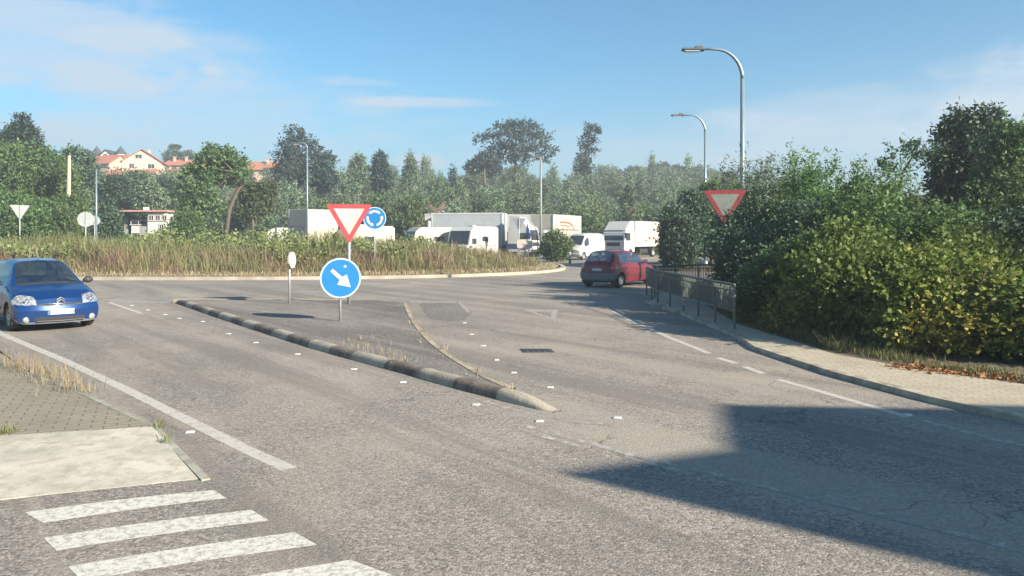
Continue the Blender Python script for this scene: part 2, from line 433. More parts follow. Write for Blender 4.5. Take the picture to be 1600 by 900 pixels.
# repaired strips, iron cover
V, F = strip(dense([g(912, 480), g(950, 492), g(1000, 516)], .4), .16, .0012); tag(mk('road_repair_strip', V, F, PATCH), kind='structure')
markpoly([g(655, 475), g(690, 473), g(722, 476), g(738, 487), g(726, 500), g(698, 503), g(672, 498), g(660, 486)], PATCH, .0012, 'road_repair_patch')
IRON = mat('iron', (.07, .065, .06), .6, .3, 8, metal=.4)
mb = MB().prism([g(812, 545.5), g(860, 545.5), g(867, 550.8), g(818, 551.2)], -.01, .008)
for k in range(5): a = g(818 + k * 9, 546.5); b2 = g(823 + k * 9, 550); mb.box(((a[0] + b2[0]) / 2, (a[1] + b2[1]) / 2, .011), (.03, .22, .006), .35)
tag(mb.build('drain_cover', IRON), 'dark iron drain cover set in the right hand lane', 'drain cover')

# reflective road studs
STUD = mat('stud_white', (.52, .51, .48), .4, .1, 30)
proto = None
studs = [(258, 492), (280, 498), (317, 503), (357, 522 - 10), (400, 536), (465, 554), (553, 577.5), (630, 598), (744, 633), (843, 659), (965, 653.5), (860, 606), (803, 583), (776, 563), (755, 541), (737, 523),
         (726, 505), (297, 676), (206, 478), (231, 485), (1418, 649)]
studs[3] = (357, 522)
for (px, py) in studs:
    x, y = g(px, py)
    if proto is None:
        b3 = MB().add([(-.055, -.05, 0), (.055, -.05, 0), (.055, .05, 0), (-.055, .05, 0), (-.04, -.025, .018), (.04, -.025, .018), (.04, .025, .018), (-.04, .025, .018)],
                      [(4, 5, 6, 7), (0, 1, 5, 4), (1, 2, 6, 5), (2, 3, 7, 6), (3, 0, 4, 7)])
        proto = o = b3.build('road_stud', STUD)
    else: o = copy_tree(proto)
    o.location = (x, y, .004); o.scale = (.8, .8, .8); o.rotation_euler = (0, 0, random.uniform(-.3, .3))
    sidelab = 'small white road stud on the asphalt along the left flank of the traffic island' if (px < 760 and py - 472 > (px - 275) * .25) else 'small white road stud in the right hand lane past the traffic island'
    if (px, py) == (297, 676): sidelab = 'single white road stud by the concrete crossing ramp'
    if (px, py) == (1418, 649): sidelab = 'single road stud at the end of the right edge line'
    if 'single' in sidelab: tag(o, sidelab, 'road stud', 'road studs')
    else: tag(o, sidelab, 'road stud', 'road studs left of the island' if 'left flank' in sidelab else 'road studs right of the island')

# ---------------------------------------------------------------- traffic island
CONC = mat('concrete', (.40, .37, .32), .9, .22, 5, bump=.3, bscale=45, dirt=(.20, .18, .14), dirt_amt=.6)
kl = [g(273, 473), g(330, 493), g(393, 514), g(488, 545), g(560, 565), g(628, 583), g(700, 604), g(769, 622), g(830, 638), g(866, 645.5)]
kl = dense(smoothline(kl, 2), .25)
isl_b = [g(868, 641, .0), g(820, 620, .1), g(760, 591, .1), g(700, 556, .1), g(665, 528, .1), (g(642, 498, .1)), g(632, 472, .1), g(560, 468.5, .1), g(430, 467, .1), g(300, 468, .1)]
isl = [(p[0] + .05, p[1] + .08) for p in kl[:-6][::4]] + isl_b[2:]
earclip_sheet('traffic_island_surface', isl, .10, ISLM)
# rim of the island where it meets the right hand lane
rim = dense(smoothline([g(800, 612, .06)] + isl_b[2:7], 2), .25)
mbr = MB()
for side, (w_, h_) in (('r', (.09, .108)),):
    V, F = strip(rim, w_, h_); V2, _ = strip(rim, w_ + .04, -.02); n = len(V)
    mbr.add(V + V2, F + [(k, k + n, k + n + 2, k + 2) for k in range(0, n - 2, 2)] + [(k + 1, k + 3, k + n + 3, k + n + 1) for k in range(0, n - 2, 2)])
rimt = dense([isl_b[6], isl_b[7], isl_b[8], isl_b[9], kl[0]], .5)
V, F = strip(rimt, .16, .11); V2, _ = strip(rimt, .18, -.02); n = len(V)
mbr.add(V + V2, F + [(k, k + n, k + n + 2, k + 2) for k in range(0, n - 2, 2)] + [(k + 1, k + 3, k + n + 3, k + n + 1) for k in range(0, n - 2, 2)])
KERB_OLD = mat('old_kerb', (.34, .28, .20), .92, .3, 2.5, bump=.4, bscale=30, dirt=(.15, .12, .08), dirt_amt=.7)
tag(mbr.build('island_kerb_edging', KERB_OLD), 'weathered beige kerb edging along the right side of the traffic island', 'kerb')
# the painted kerb: rounded section in alternating pale and dark lengths
prof = [(-.01, -.02), (.0, .05), (.025, .095), (.07, .122), (.14, .128), (.20, .115), (.215, .0)]
mbk = MB(); n = len(kl); m_ = len(prof); Vk = []
L = 0; dist = [0]
for i in range(1, n): L += hypot(kl[i][0] - kl[i - 1][0], kl[i][1] - kl[i - 1][1]); dist.append(L)
for i, p in enumerate(kl):
    a = kl[max(0, i - 1)]; c_ = kl[min(n - 1, i + 1)]; dx, dy = c_[0] - a[0], c_[1] - a[1]; l = hypot(dx, dy); nx_, ny_ = -dy / l, dx / l
    if nx_ * .3 + ny_ < 0: nx_, ny_ = -nx_, -ny_
    e = min(1, (L - dist[i]) / 1.1); e = max(.12, 1 - (1 - e) ** 2.2)
    e0 = min(1, dist[i] / .5); e = min(e, .5 + .5 * e0)
    jit = .006 * sin(i * 1.7)
    for (u, z) in prof: Vk.append((p[0] + nx_ * (u * (.6 + .4 * e) + jit), p[1] + ny_ * (u * (.6 + .4 * e) + jit), z * e))
Fk = []; mik = []
bands = [0, .55, 1.3, 2.4, 3.4, 4.5, 5.4, 6.6, 7.4, 8.6]
for i in range(n - 1):
    # alternate lengths of about a metre, counted back from the rounded nose
    s_ = (L - dist[i]); pale = (int((s_ - .05) / .98) % 2 == 0)
    for k in range(m_ - 1):
        Fk.append((i * m_ + k, (i + 1) * m_ + k, (i + 1) * m_ + k + 1, i * m_ + k + 1)); mik.append(0 if pale else 1)
Fk.append(tuple((n - 1) * m_ + k for k in range(m_))); mik.append(0); Fk.append(tuple(range(m_))[::-1]); mik.append(1)
KP = mat('kerb_pale', (.38, .335, .265), .88, .2, 6, bump=.5, bscale=30, dirt=(.15, .13, .08), dirt_amt=.65, dscale=3)
KD = mat('kerb_dark', (.15, .118, .095), .9, .35, 5, bump=.5, bscale=30, dirt=(.20, .17, .13), dirt_amt=.4, dscale=5)
tag(mk('painted_kerb', Vk, Fk, [KP, KD], smooth=True, midx=mik), 'long kerb in alternating pale and dark painted lengths with a rounded nose', 'kerb')

# ---------------------------------------------------------------- left pavement
def paver_mat(name, c1, c2, sc=1.0, joint=(.10, .09, .07), rot=0.0):
    M = bpy.data.materials.new(name); M.use_nodes = True
    b = NB(M.node_tree); T = M.node_tree; p = T.nodes['Principled BSDF']; v = b.n('ShaderNodeTexCoord').outputs['Object']
    mp = b.n('ShaderNodeMapping'); T.links.new(v, mp.inputs[0]); mp.inputs['Rotation'].default_value = (0, 0, rot)
    br = b.n('ShaderNodeTexBrick'); T.links.new(mp.outputs[0], br.inputs[0]); br.inputs['Scale'].default_value = sc
    br.inputs['Color1'].default_value = (*c1, 1); br.inputs['Color2'].default_value = (*c2, 1); br.inputs['Mortar'].default_value = (*joint, 1)
    br.inputs['Mortar Size'].default_value = .03; br.inputs['Brick Width'].default_value = .6; br.inputs['Row Height'].default_value = .3; br.inputs['Mortar Smooth'].default_value = .5
    c = b.mix(b.m('MULTIPLY', b.ramp(b.noise(v, 1.4, 6, .7), .4, .7), .6), br.outputs[0], tuple(k * .62 for k in c1))
    c = b.mix(b.m('MULTIPLY', b.noise(v, 40, 4, .7), .3), c, (.08, .07, .05))
    T.links.new(c, p.inputs['Base Color']); p.inputs['Roughness'].default_value = .9
    bn = b.n('ShaderNodeBump'); bn.inputs['Strength'].default_value = .4; bn.inputs['Distance'].default_value = .01
    T.links.new(b.m('ADD', b.m('MULTIPLY', br.outputs[1], -1), b.noise(v, 60, 3)), bn.inputs['Height']); T.links.new(bn.outputs[0], p.inputs['Normal'])
    MATS[name] = M; return M
PAV = paver_mat('pavement_slabs', (.31, .275, .205), (.27, .24, .18), 2.6, joint=(.155, .135, .10), rot=radians(-25))
def slab(name, poly, h, m, side=None):
    mb = MB().prism(poly, -.05, h); return tag(mb.build(name, m), kind='structure')
lp = [g(-5, 548, .08), g(60, 588, .08), g(130, 616, .08), g(238, 666, .08), g(0, 681, .08), (-14, 8.2), (-30, 14), (-34, 27), (-26, 25.3), (-14.6, 19.9)]
lpz = MB().prism(lp, -.05, .08); tag(lpz.build('left_pavement', PAV), kind='structure')
# concrete ramp down to the crossing
RAMP = mat('ramp_concrete', (.45, .42, .35), .9, .14, 2.2, bump=.3, bscale=70, dirt=(.29, .27, .21), dirt_amt=.75, dscale=6)
a1, a2, a3, a4 = g(238, 667, .08), g(314, 746, .012), g(0, 778, .012), g(0, 681, .08)
a5, a6 = (-14, 8.15), (-14.5, 5.05)
rp = MB().add([(*a1, .083), (*a2, .003), (*a3, .003), (*a4, .083), (*a5, .083), (*a6, .003), (*a1, -.05), (*a2, -.05), (*a3, -.05), (*a6, -.05)],
              [(0, 3, 2, 1), (3, 4, 5, 2), (0, 1, 7, 6), (1, 2, 8, 7), (2, 5, 9, 8)])
tag(rp.build('crossing_ramp', RAMP), kind='structure')
KG = mat('kerb_green_grey', (.30, .29, .235), .9, .25, 5, bump=.3, dirt=(.17, .17, .12), dirt_amt=.6)
mbk = MB(); kk = dense([g(60, 589.5, .08), g(131, 617.5, .08), g(240, 668, .08), g(316, 747, .02)], .3)
hh = lambda i: .08 if i < len(kk) * .6 else .08 - .083 * (i - len(kk) * .6) / (len(kk) * .4)
V, F = strip([(p[0] + .03, p[1]) for p in kk], .07, 0); V = [(v[0], v[1], hh(i // 2) + .004) for i, v in enumerate(V)]; n = len(V)
V2 = [(v[0], v[1], -.03) for v in V]
mbk.add(V + V2, F + [(k, k + n, k + n + 2, k + 2) for k in range(0, n - 2, 2)] + [(k + 1, k + 3, k + n + 3, k + n + 1) for k in range(0, n - 2, 2)] + [(0, 1, n + 1, n), (n - 2, 2 * n - 2, 2 * n - 1, n - 1)])
tag(mbk.build('pavement_kerb', KG), 'mossy grey kerb stones edging the left pavement beside the ramp', 'kerb')

# ---------------------------------------------------------------- right pavement
PAVR = paver_mat('right_slabs', (.50, .435, .325), (.46, .40, .30), 2.6, joint=(.36, .31, .23), rot=radians(12))
re_ = [(7.6, -14), (6.6, 3), (5.75, 6.5)] + right_edge[:9]
outer = [(9.2, -14), (8.2, 3), (7.5, 8.2), g(1600, 600, .07), g(1450, 580, .07), g(1300, 552, .07), g(1228, 529, .07), g(1152, 506, .07), (5.6, 22.8), (6.6, 25.1), (8.8, 26.8)]
def quadstrip(a, b, h, z0=-.05):
    mb = MB(); mb.prism(a + b[::-1], z0, h); return mb
mp_ = MB(); 
import bmesh
def solid_from_poly(name, poly, z0, z1, m):
    bm = bmesh.new(); vs = [bm.verts.new((p[0], p[1], z1)) for p in poly]; f = bm.faces.new(vs); bm.normal_update()
    if f.normal.z < 0: bmesh.ops.reverse_faces(bm, faces=[f])
    n = len(poly); lo = [bm.verts.new((p[0], p[1], z0)) for p in poly]
    for i in range(n):
        j = (i + 1) % n; bm.faces.new((vs[i], lo[i], lo[j], vs[j]))
    bmesh.ops.triangulate(bm, faces=[f_ for f_ in bm.faces if len(f_.verts) > 4])
    bmesh.ops.recalc_face_normals(bm, faces=bm.faces[:])
    me = bpy.data.meshes.new(name); bm.to_mesh(me); bm.free(); me.materials.append(m)
    o = bpy.data.objects.new(name, me); COL.objects.link(o); return tag(o, kind='structure')
inner = [(p[0] + .13, p[1] - (.05 if p[1] > 25 else 0)) for p in re_]
solid_from_poly('right_pavement', inner + outer[::-1], -.05, .07, PAVR)
mbk = MB(); V, F = strip(dense([(p[0] + .06, p[1]) for p in re_[:-2]], .5), .13, .073); V2, _ = strip(dense([(p[0] + .06, p[1]) for p in re_[:-2]], .5), .16, -.03); n = len(V)
mbk.add(V + V2, F + [(k, k + n, k + n + 2, k + 2) for k in range(0, n - 2, 2)] + [(k + 1, k + 3, k + n + 3, k + n + 1) for k in range(0, n - 2, 2)])
tag(mbk.build('pavement_kerb', mat('kerb_grey', (.40, .35, .265), .9, .2, 4, bump=.3, dirt=(.13, .11, .08), dirt_amt=.75, dscale=2.5)), 'dark stained kerb along the pale right hand pavement', 'kerb')
# soil bank behind the right pavement
solid_from_poly('right_verge', outer[1:] + [(16, 27.5), (30, 30), (40, 20), (40, -10), (9.2, -10)], -.05, .06, mat('verge_soil', (.13, .10, .065), .95, .3, 3, bump=.5, bscale=12, dirt=(.07, .08, .035), dirt_amt=.6))

# ---------------------------------------------------------------- roundabout
RC, RA, RB, REX = (-16.5, 49.2), 19.7, 14.2, 2.6
def ring_pt(t, s=1.0):
    c_, s_ = cos(t), sin(t)
    return (RC[0] + RA * s * math.copysign(abs(c_) ** (2 / REX), c_), RC[1] + RB * s * math.copysign(abs(s_) ** (2 / REX), s_))
def ring_r(x, y): return (np.abs((x - RC[0]) / RA) ** REX + np.abs((y - RC[1]) / RB) ** REX) ** (1 / REX)
def mound(x, y):
    r = np.clip(ring_r(x, y), 0, 1)
    return .13 + .75 * (1 - r ** 2) * (1 - .55 * smoothstep((np.asarray(x) + 4) / 6))
nr, na = 14, 96
V = [(RC[0], RC[1], float(mound(*RC)))]; F = []
for i in range(1, nr + 1):
    for k in range(na):
        x, y = ring_pt(2 * pi * k / na, i / nr * .985); V.append((x, y, float(mound(x, y))))
for k in range(na): F.append((0, 1 + k, 1 + (k + 1) % na))
for i in range(nr - 1):
    for k in range(na): a = 1 + i * na + k; b_ = 1 + i * na + (k + 1) % na; F.append((a, a + na, b_ + na, b_))
tag(mk('roundabout_mound', V, F, mat('mound_soil', (.21, .165, .11), .95, .3, 4, bump=.5, bscale=20, dirt=(.30, .25, .17), dirt_amt=.6), smooth=True), kind='structure')
rl = [ring_pt(2 * pi * k / 160) for k in range(161)]
V, F = strip(rl, .28, .15); V2, _ = strip(rl, .30, -.02); n = len(V)
tag(mk('roundabout_kerb', V + V2, F + [(k, k + 2, k + n + 2, k + n) for k in range(0, n - 2, 2)] + [(k + 1, k + n + 1, k + n + 3, k + 3) for k in range(0, n - 2, 2)],
       mat('ring_kerb', (.33, .295, .24), .85, .2, 1.2, dirt=(.28, .23, .17), dirt_amt=.6, dscale=.8)), 'pale concrete kerb ring around the grassy roundabout', 'kerb')

# ================================================================ VEGETATION BUILDERS
def unit(a): return a / (np.linalg.norm(a, axis=1, keepdims=True) + 1e-9)
def leaves(P, D, size, rng, aspect=.5, fold=.25):
    """leaf-shaped quads (4 vertices, slightly folded) rooted at P pointing along D"""
    n = len(P); D = unit(D)
    R = unit(np.cross(D, rng.normal(size=(n, 3)))); N = np.cross(R, D)
    L = (size * rng.uniform(.45, 1.55, (n, 1))); Wd = L * aspect * .5
    mid = P + D * L * .5
    V = np.stack([P, mid + R * Wd + N * L * fold * .3, P + D * L - N * L * fold * .2, mid - R * Wd + N * L * fold * .3], 1).reshape(-1, 3)
    return V, np.arange(4 * n).reshape(-1, 4)
def crown(blobs, n, per, length, size, seed, up=.4, aspect=.5, inner=.35, gap=0.0, droop=0.0, spiky=0.0):
    """sprigs of leaves spread through a set of ellipsoid clumps (cx,cy,cz,rx,ry,rz)"""
    rng = np.random.default_rng(seed); B = np.array(blobs, float)
    area = (B[:, 3] * B[:, 4] + B[:, 3] * B[:, 5] + B[:, 4] * B[:, 5]); idx = rng.choice(len(B), n, p=area / area.sum())
    d = unit(rng.normal(size=(n, 3))); b = B[idx]
    r = (1 - inner) + inner * rng.uniform(0, 1, (n, 1)) ** .5
    # lumpy surface
    lump = 1 + .14 * np.sin(d[:, :1] * 7 + idx[:, None]) * np.sin(d[:, 1:2] * 6 + idx[:, None] * 2) + .12 * rng.normal(size=(n, 1))
    P = b[:, :3] + d * b[:, 3:6] * r * lump
    if gap > 0:
        s = np.sin(P[:, 0] * 2.3 + seed) * np.sin(P[:, 1] * 2.7) * np.sin(P[:, 2] * 2.9 + 1) + .5 * np.sin(P[:, 0] * 5.1) * np.sin(P[:, 2] * 5.7 + seed)
        k = s > np.quantile(s, gap); P = P[k]; d = d[k]
    n = len(P)
    S = unit(d * .8 + rng.normal(size=(n, 3)) * .45 + np.array([0, 0, up]))
    # drop sprigs hanging under ground level
    t = np.linspace(.1, 1, per)
    PP = (P[:, None, :] + S[:, None, :] * t[None, :, None] * length * rng.uniform(.5, 1.4, (n, 1, 1)) * np.where(rng.uniform(size=(n, 1, 1)) < .06, 1.8, 1.0))
    PP[:, :, 2] -= droop * (t[None, :] ** 2) * length
    PP = PP.reshape(-1, 3)
    DD = np.repeat(S, per, 0) * .6 + rng.normal(size=(n * per, 3)) * (.75 - spiky) + np.array([0, 0, -droop * .6])
    k = PP[:, 2] > .03
    return leaves(PP[k], DD[k], size, rng, aspect)
def trunk_mesh(mb, base, top, r0, r1, seed, limbs=5, spread=1.2, start=.45):
    rng = random.Random(seed); b, t = np.array(base, float), np.array(top, float)
    pts = [b + (t - b) * k / 6 + np.array([rng.uniform(-1, 1), rng.uniform(-1, 1), 0]) * (0 if k == 0 else .03 * np.linalg.norm(t - b)) for k in range(7)]
    mb.tube(pts, [r0 + (r1 - r0) * k / 6 for k in range(7)], 7)
    for i in range(limbs):
        f = start + (1 - start) * (i + rng.random() * .6) / limbs; p = b + (t - b) * min(f, .97)
        a = rng.uniform(0, 2 * pi); l = spread * rng.uniform(.6, 1.1)
        q = p + np.array([cos(a) * l * .5, sin(a) * l * .5, l * .3]); e = p + np.array([cos(a) * l, sin(a) * l, l * rng.uniform(.5, .9)])
        rr = r0 + (r1 - r0) * f; mb.tube([p, q, e], [rr * .6, rr * .4, rr * .12], 5)
BARK = mat('bark', (.13, .10, .075), .95, .3, 6, bump=.6, bscale=15)
BARK_PALE = mat('bark_pale', (.26, .21, .15), .95, .3, 4, bump=.6, bscale=12)
L_EUC = leaf_mat('leaf_grey_green', (.085, .135, .075), (.235, .30, .185), (.20, .19, .09), .3)
L_EUC2 = leaf_mat('leaf_olive_green', (.075, .12, .05), (.165, .22, .095), (.22, .17, .08), .3)
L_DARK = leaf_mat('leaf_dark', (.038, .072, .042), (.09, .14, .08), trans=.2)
L_BLUE = leaf_mat('leaf_dark_pine', (.028, .05, .038), (.06, .095, .07), trans=.15)
L_MID = leaf_mat('leaf_mid', (.06, .105, .035), (.15, .21, .08), (.19, .20, .07), .3)
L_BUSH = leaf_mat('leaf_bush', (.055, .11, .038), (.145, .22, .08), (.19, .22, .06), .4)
L_VINE = leaf_mat('leaf_vine', (.08, .14, .03), (.155, .235, .055), (.38, .34, .07), .65, .55)
L_FIG = leaf_mat('leaf_broad', (.10, .13, .045), (.25, .27, .11), (.30, .27, .12), .5)
L_DRY = leaf_mat('dry_stalks', (.19, .14, .088), (.38, .30, .19), (.24, .13, .085), .65, .35, trans=.25)
L_STRAW = leaf_mat('straw', (.24, .19, .11), (.38, .325, .20), trans=.25)
L_WEED = leaf_mat('weed_stalks', (.12, .14, .055), (.27, .275, .12), (.10, .15, .055), .6, .3)

def tree_obj(name, mats, blobs, n, per, length, size, seed, trunk=None, label=None, cat='tree', group=None, loc=(0, 0, 0), rz=0, sc=1, **kw):
    root = empty(name, loc, rz, label, cat, group)
    V, F = crown(blobs, n, per, length, size, seed, **kw)
    mk('crown', V, F, mats, root)
    mb = MB()
    base, top, r0, r1 = trunk
    trunk_mesh(mb, base, top, r0, r1, seed, spread=kw.get('spread', 1) if False else (top[2] - base[2]) * .28)
    mb.build('trunk', BARK, root, True)
    root.scale = (sc, sc, sc)
    return root

def blades(P, h, lean, width, rng, segs=2):
    n = len(P); a = rng.uniform(0, 2 * pi, n); dirv = np.stack([np.cos(a), np.sin(a), np.zeros(n)], 1)
    s = np.stack([-np.sin(a + rng.normal(size=n)), np.cos(a), np.zeros(n)], 1)
    H = (h * rng.uniform(.35, 1.25, n))[:, None]; Ln = (lean * rng.uniform(.1, 1, n))[:, None] * H
    Wd = np.broadcast_to(width, (n,))[:, None] * rng.uniform(.7, 1.3, (n, 1))
    up = np.array([[0, 0, 1.]])
    A = P - s * Wd / 2; B = P + s * Wd / 2; M = P + up * H * .55 + dirv * Ln * .35
    C_ = M + s * Wd * .45; D = M - s * Wd * .45; T = P + up * H + dirv * Ln
    V = np.stack([A, B, C_, D, T, T + s * Wd * .2], 1).reshape(-1, 3); i = np.arange(n)[:, None] * 6
    F = np.concatenate([i + np.array([[0, 1, 2, 3]]), i + np.array([[3, 2, 5, 4]])], 0)
    return V, F

# ================================================================ ROUNDABOUT PLANTING
rng = np.random.default_rng(3)
def ring_scatter(n, r0, r1, front=True, pw=.5):
    t = rng.uniform(pi * .98, 2 * pi * 1.01, n) if front else rng.uniform(0, 2 * pi, n)
    r = np.sqrt(rng.uniform(r0 ** 2, r1 ** 2, n))
    c_, s_ = np.cos(t), np.sin(t)
    x = RC[0] + RA * r * np.sign(c_) * np.abs(c_) ** (2 / REX); y = RC[1] + RB * r * np.sign(s_) * np.abs(s_) ** (2 / REX)
    return x, y
def clump_noise(x, y): return .5 + .25 * np.sin(x * 1.1 + np.sin(y * .8) * 2) + .25 * np.sin(x * .43 + y * .7 + 2)
x, y = ring_scatter(56000, .70, .94); k = rng.uniform(size=len(x)) < .25 + .6 * clump_noise(x, y); x, y = x[k], y[k]
r = ring_r(x, y); h = (.22 + .58 * smoothstep((.945 - r) / .12)) * (.4 + 1.0 * clump_noise(x * 2.3, y * 1.9)) * (1 - .25 * smoothstep((x + 3) / 4))
V, F = blades(np.stack([x, y, mound(x, y)], 1), h, .85, .018, rng)
tag(mk('dry_grass', V, F, L_DRY), 'tall brown dry grass and dock stalks fringing the roundabout', 'grass', kind='stuff')
x, y = ring_scatter(14000, .72, .93); V, F = blades(np.stack([x, y, mound(x, y)], 1), .68 * (.4 + .9 * clump_noise(x * 1.3 + 3, y)) * (1 - .3 * smoothstep((x + 3) / 4)), .5, .02, rng)
tag(mk('green_stalks', V, F, L_WEED), 'green and yellow stalks mixed into the brown fringe of the roundabout', 'weeds', kind='stuff')
x, y = ring_scatter(9000, .93, .985); V, F = blades(np.stack([x, y, mound(x, y)], 1), np.full(len(x), .16), .9, .02, rng)
tag(mk('straw_fringe', V, F, L_STRAW), 'short straw coloured grass just inside the roundabout kerb', 'grass', kind='stuff')
x, y = ring_scatter(1500, .6, .9); V, F = blades(np.stack([x, y, mound(x, y)], 1), 1.2 * (1 - .35 * smoothstep((x + 3) / 4)), .35, .022, rng)
tag(mk('tall_stalks', V, F, L_DRY), 'scattered tall brown seed stalks standing above the roundabout grass', 'weeds', kind='stuff')
x, y = ring_scatter(30000, .30, .80); k = (rng.uniform(size=len(x)) < clump_noise(x * .6 + 4, y)) & (x < 1.2); x, y = x[k], y[k]
h = 1.25 * (.55 + .6 * clump_noise(x * .8, y * .5)) * (1 - .55 * smoothstep((x + 7) / 6))
V, F = blades(np.stack([x, y, mound(x, y)], 1), h, .5, .035, rng)
V2, F2 = [], []
tag(mk('tall_weeds', V, F, L_WEED), 'yellow green tall weeds growing on top of the roundabout', 'weeds', kind='stuff')
# broad leaved weeds: sprigs
x, y = ring_scatter(2300, .25, .84); k = (clump_noise(x * .9 + 1, y * .8) > .56) & (x < -1.0); x, y = x[k], y[k]
zb = mound(x, y); top = (.85 + .55 * clump_noise(x, y) + .30 * smoothstep((-x - 9) / 3) * smoothstep((x + 24) / 4)) * (1 - .45 * smoothstep((x + 7) / 5))
P = np.repeat(np.stack([x, y, zb + top * .15], 1), 14, 0); P[:, 2] += np.repeat(top, 14) * rng.uniform(.2, 1.0, len(P)) * .85
P += rng.normal(size=P.shape) * [.16, .16, .05]
V, F = leaves(P, rng.normal(size=P.shape) + [0, 0, .5], .15, rng, .7)
tag(mk('broadleaf_weeds', V, F, L_FIG), 'light green broad leaved weeds and vines over the roundabout top', 'weeds', kind='stuff')
x, y = ring_scatter(14000, .1, .9, False); k = y > RC[1]; x, y = x[k], y[k]
V, F = blades(np.stack([x, y, mound(x, y)], 1), np.full(len(x), .8), .5, .03, rng)
tag(mk('back_grass', V, F, L_WEED), 'green and dry grass on the far half of the roundabout', 'grass', kind='stuff')

# dry tufts by the road
def tuft(name, pxs, z, n, h, m, label, wd=.006, spread=.12):
    P = []
    for (px, py, k) in pxs:
        x0, y0 = g(px, py, z); q = rng.normal(size=(int(n * k), 3)) * [spread, spread, 0]; q += [x0, y0, z]; P.append(q)
    P = np.concatenate(P); V, F = blades(P, np.full(len(P), h), .7, wd, rng)
    return tag(mk(name, V, F, m), label, 'grass', kind='stuff')
tuft('pavement_weeds', [(28, 577, 1.2), (50, 584, 1.5), (72, 592, 1.2), (92, 600, 1), (112, 611, 1), (128, 613, .7), (10, 572, .6)], .06, 70, .25, L_STRAW, 'yellow dry grass growing along the left pavement edge', .006, .12)
tuft('ramp_weeds', [(248, 668, .5), (256, 690, .3), (3, 680, .9), (18, 676, .5)], .07, 60, .10, L_WEED, 'small green weeds in the joint around the concrete ramp', .007, .04)
tuft('island_weeds', [(545 + 10 * i, 533 + 3.6 * i + (i % 3) * 2, .8) for i in range(10)] + [(575, 528, .8), (600, 540, .6)], .10, 20, .10, L_STRAW, 'straw coloured tufts growing behind the painted kerb', .007, .12)
tuft('edging_weeds', [(634, 478, .6), (640, 492, .7), (645, 505, .6), (655, 520, .6), (668, 535, .6), (684, 548, .9), (700, 560, .7), (742, 585, .6), (760, 594, .5), (795, 608, .4)], .10, 14, .09, L_STRAW, 'sparse dry grass along the right edge of the traffic island', .008, .10)
# fallen leaves at the right verge
q = rng.uniform(size=(900, 2)); xx = 5.75 + q[:, 0] * 2.2 + (rng.normal(size=900) * .15); yy = 11.4 - q[:, 0] * 1.9 + rng.normal(size=900) * .22
V, F = leaves(np.stack([xx, yy, np.full(900, .08)], 1), rng.normal(size=(900, 3)) * [1, 1, .12], .055, rng, .7, .6)
tag(mk('fallen_leaves', V, F, leaf_mat('fallen_leaf', (.20, .085, .03), (.42, .22, .09), trans=.1)), 'brown and orange fallen leaves at the back of the right pavement', 'leaves', kind='stuff')
# weeds where the right pavement meets the bank
q = rng.uniform(0, 1, 9000); ow = np.array([(6.9, 9.6), (6.6, 10.4), (6.05, 11.4), (5.35, 13.1), (5.25, 15.0), (5.15, 17.5), (5.5, 21), (5.9, 23.5)])
tt = q * (len(ow) - 1); i_ = np.minimum(tt.astype(int), len(ow) - 2); fr_ = (tt - i_)[:, None]; PP = ow[i_] * (1 - fr_) + ow[i_ + 1] * fr_ + np.stack([.02 + np.abs(rng.normal(size=9000)) * .38, rng.normal(size=9000) * .1], 1)
V, F = blades(np.stack([PP[:, 0], PP[:, 1], np.full(9000, .06)], 1), (.03 + .10 * rng.uniform(size=9000) ** 2 + .08 * np.sin(PP[:, 1] * 3) ** 2) * (.5 + 1.1 * smoothstep((PP[:, 1] - 11.5) / 1.5)), .8, .012, rng)
tag(mk('verge_weeds', V, F, L_WEED), 'green and straw coloured weeds along the back of the right pavement', 'weeds', kind='stuff')

# ================================================================ FOREST AND FAR TREES
def spire(h, r, n, seed, z0=.8, taper=1.0):
    rg = random.Random(seed); B = []
    for i in range(n):
        f = (i + .5) / n; rr = r * (1 - f * taper * .85) * rg.uniform(.65, 1.05); a = rg.uniform(0, 2 * pi); o = rr * rg.uniform(.1, .55)
        B.append((cos(a) * o, sin(a) * o, z0 + (h - z0) * f * .97, rr * .7, rr * .7, (h - z0) / n * rg.uniform(.8, 1.5)))
    return B
def roundcrown(h, r, n, seed, z0=1.5, flat=1.0):
    rg = random.Random(seed); B = []
    for i in range(n):
        a = rg.uniform(0, 2 * pi); e = rg.uniform(-.35, 1.0); o = r * rg.uniform(.25, .72) * sqrt(max(0.05, 1 - e * e * .8)); cz = (h + z0) / 2 + e * (h - z0) / 2 * .72
        s = r * rg.uniform(.28, .48); B.append((cos(a) * o, sin(a) * o, cz, s, s, s * .75 * flat))
    B.append((0, 0, (h + z0) / 2, r * .6, r * .6, (h - z0) * .35)); return B
FG = 'young trees of the wood on the slope behind the lorry park'
protos = []
pdef = [('young_eucalyptus', L_EUC, spire(6.2, 2.0, 9, 1), 'slender young grey green eucalyptus in the wood on the slope'),
        ('young_eucalyptus', L_EUC, spire(7.4, 1.8, 11, 2), 'slender young grey green eucalyptus in the wood on the slope'),
        ('young_eucalyptus', L_EUC, roundcrown(5.6, 2.3, 9, 3, .6), 'slender young grey green eucalyptus in the wood on the slope'),
        ('olive_green_tree', L_EUC2, roundcrown(6.0, 2.6, 10, 4, .6), 'rounded olive green young tree in the wood on the slope'),
        ('dark_young_tree', L_MID, roundcrown(5.8, 2.6, 10, 5, .5), 'rounded mid green bushy tree in the wood on the slope'),
        ('young_eucalyptus', L_EUC, spire(5.2, 2.2, 7, 6), 'slender young grey green eucalyptus in the wood on the slope')]
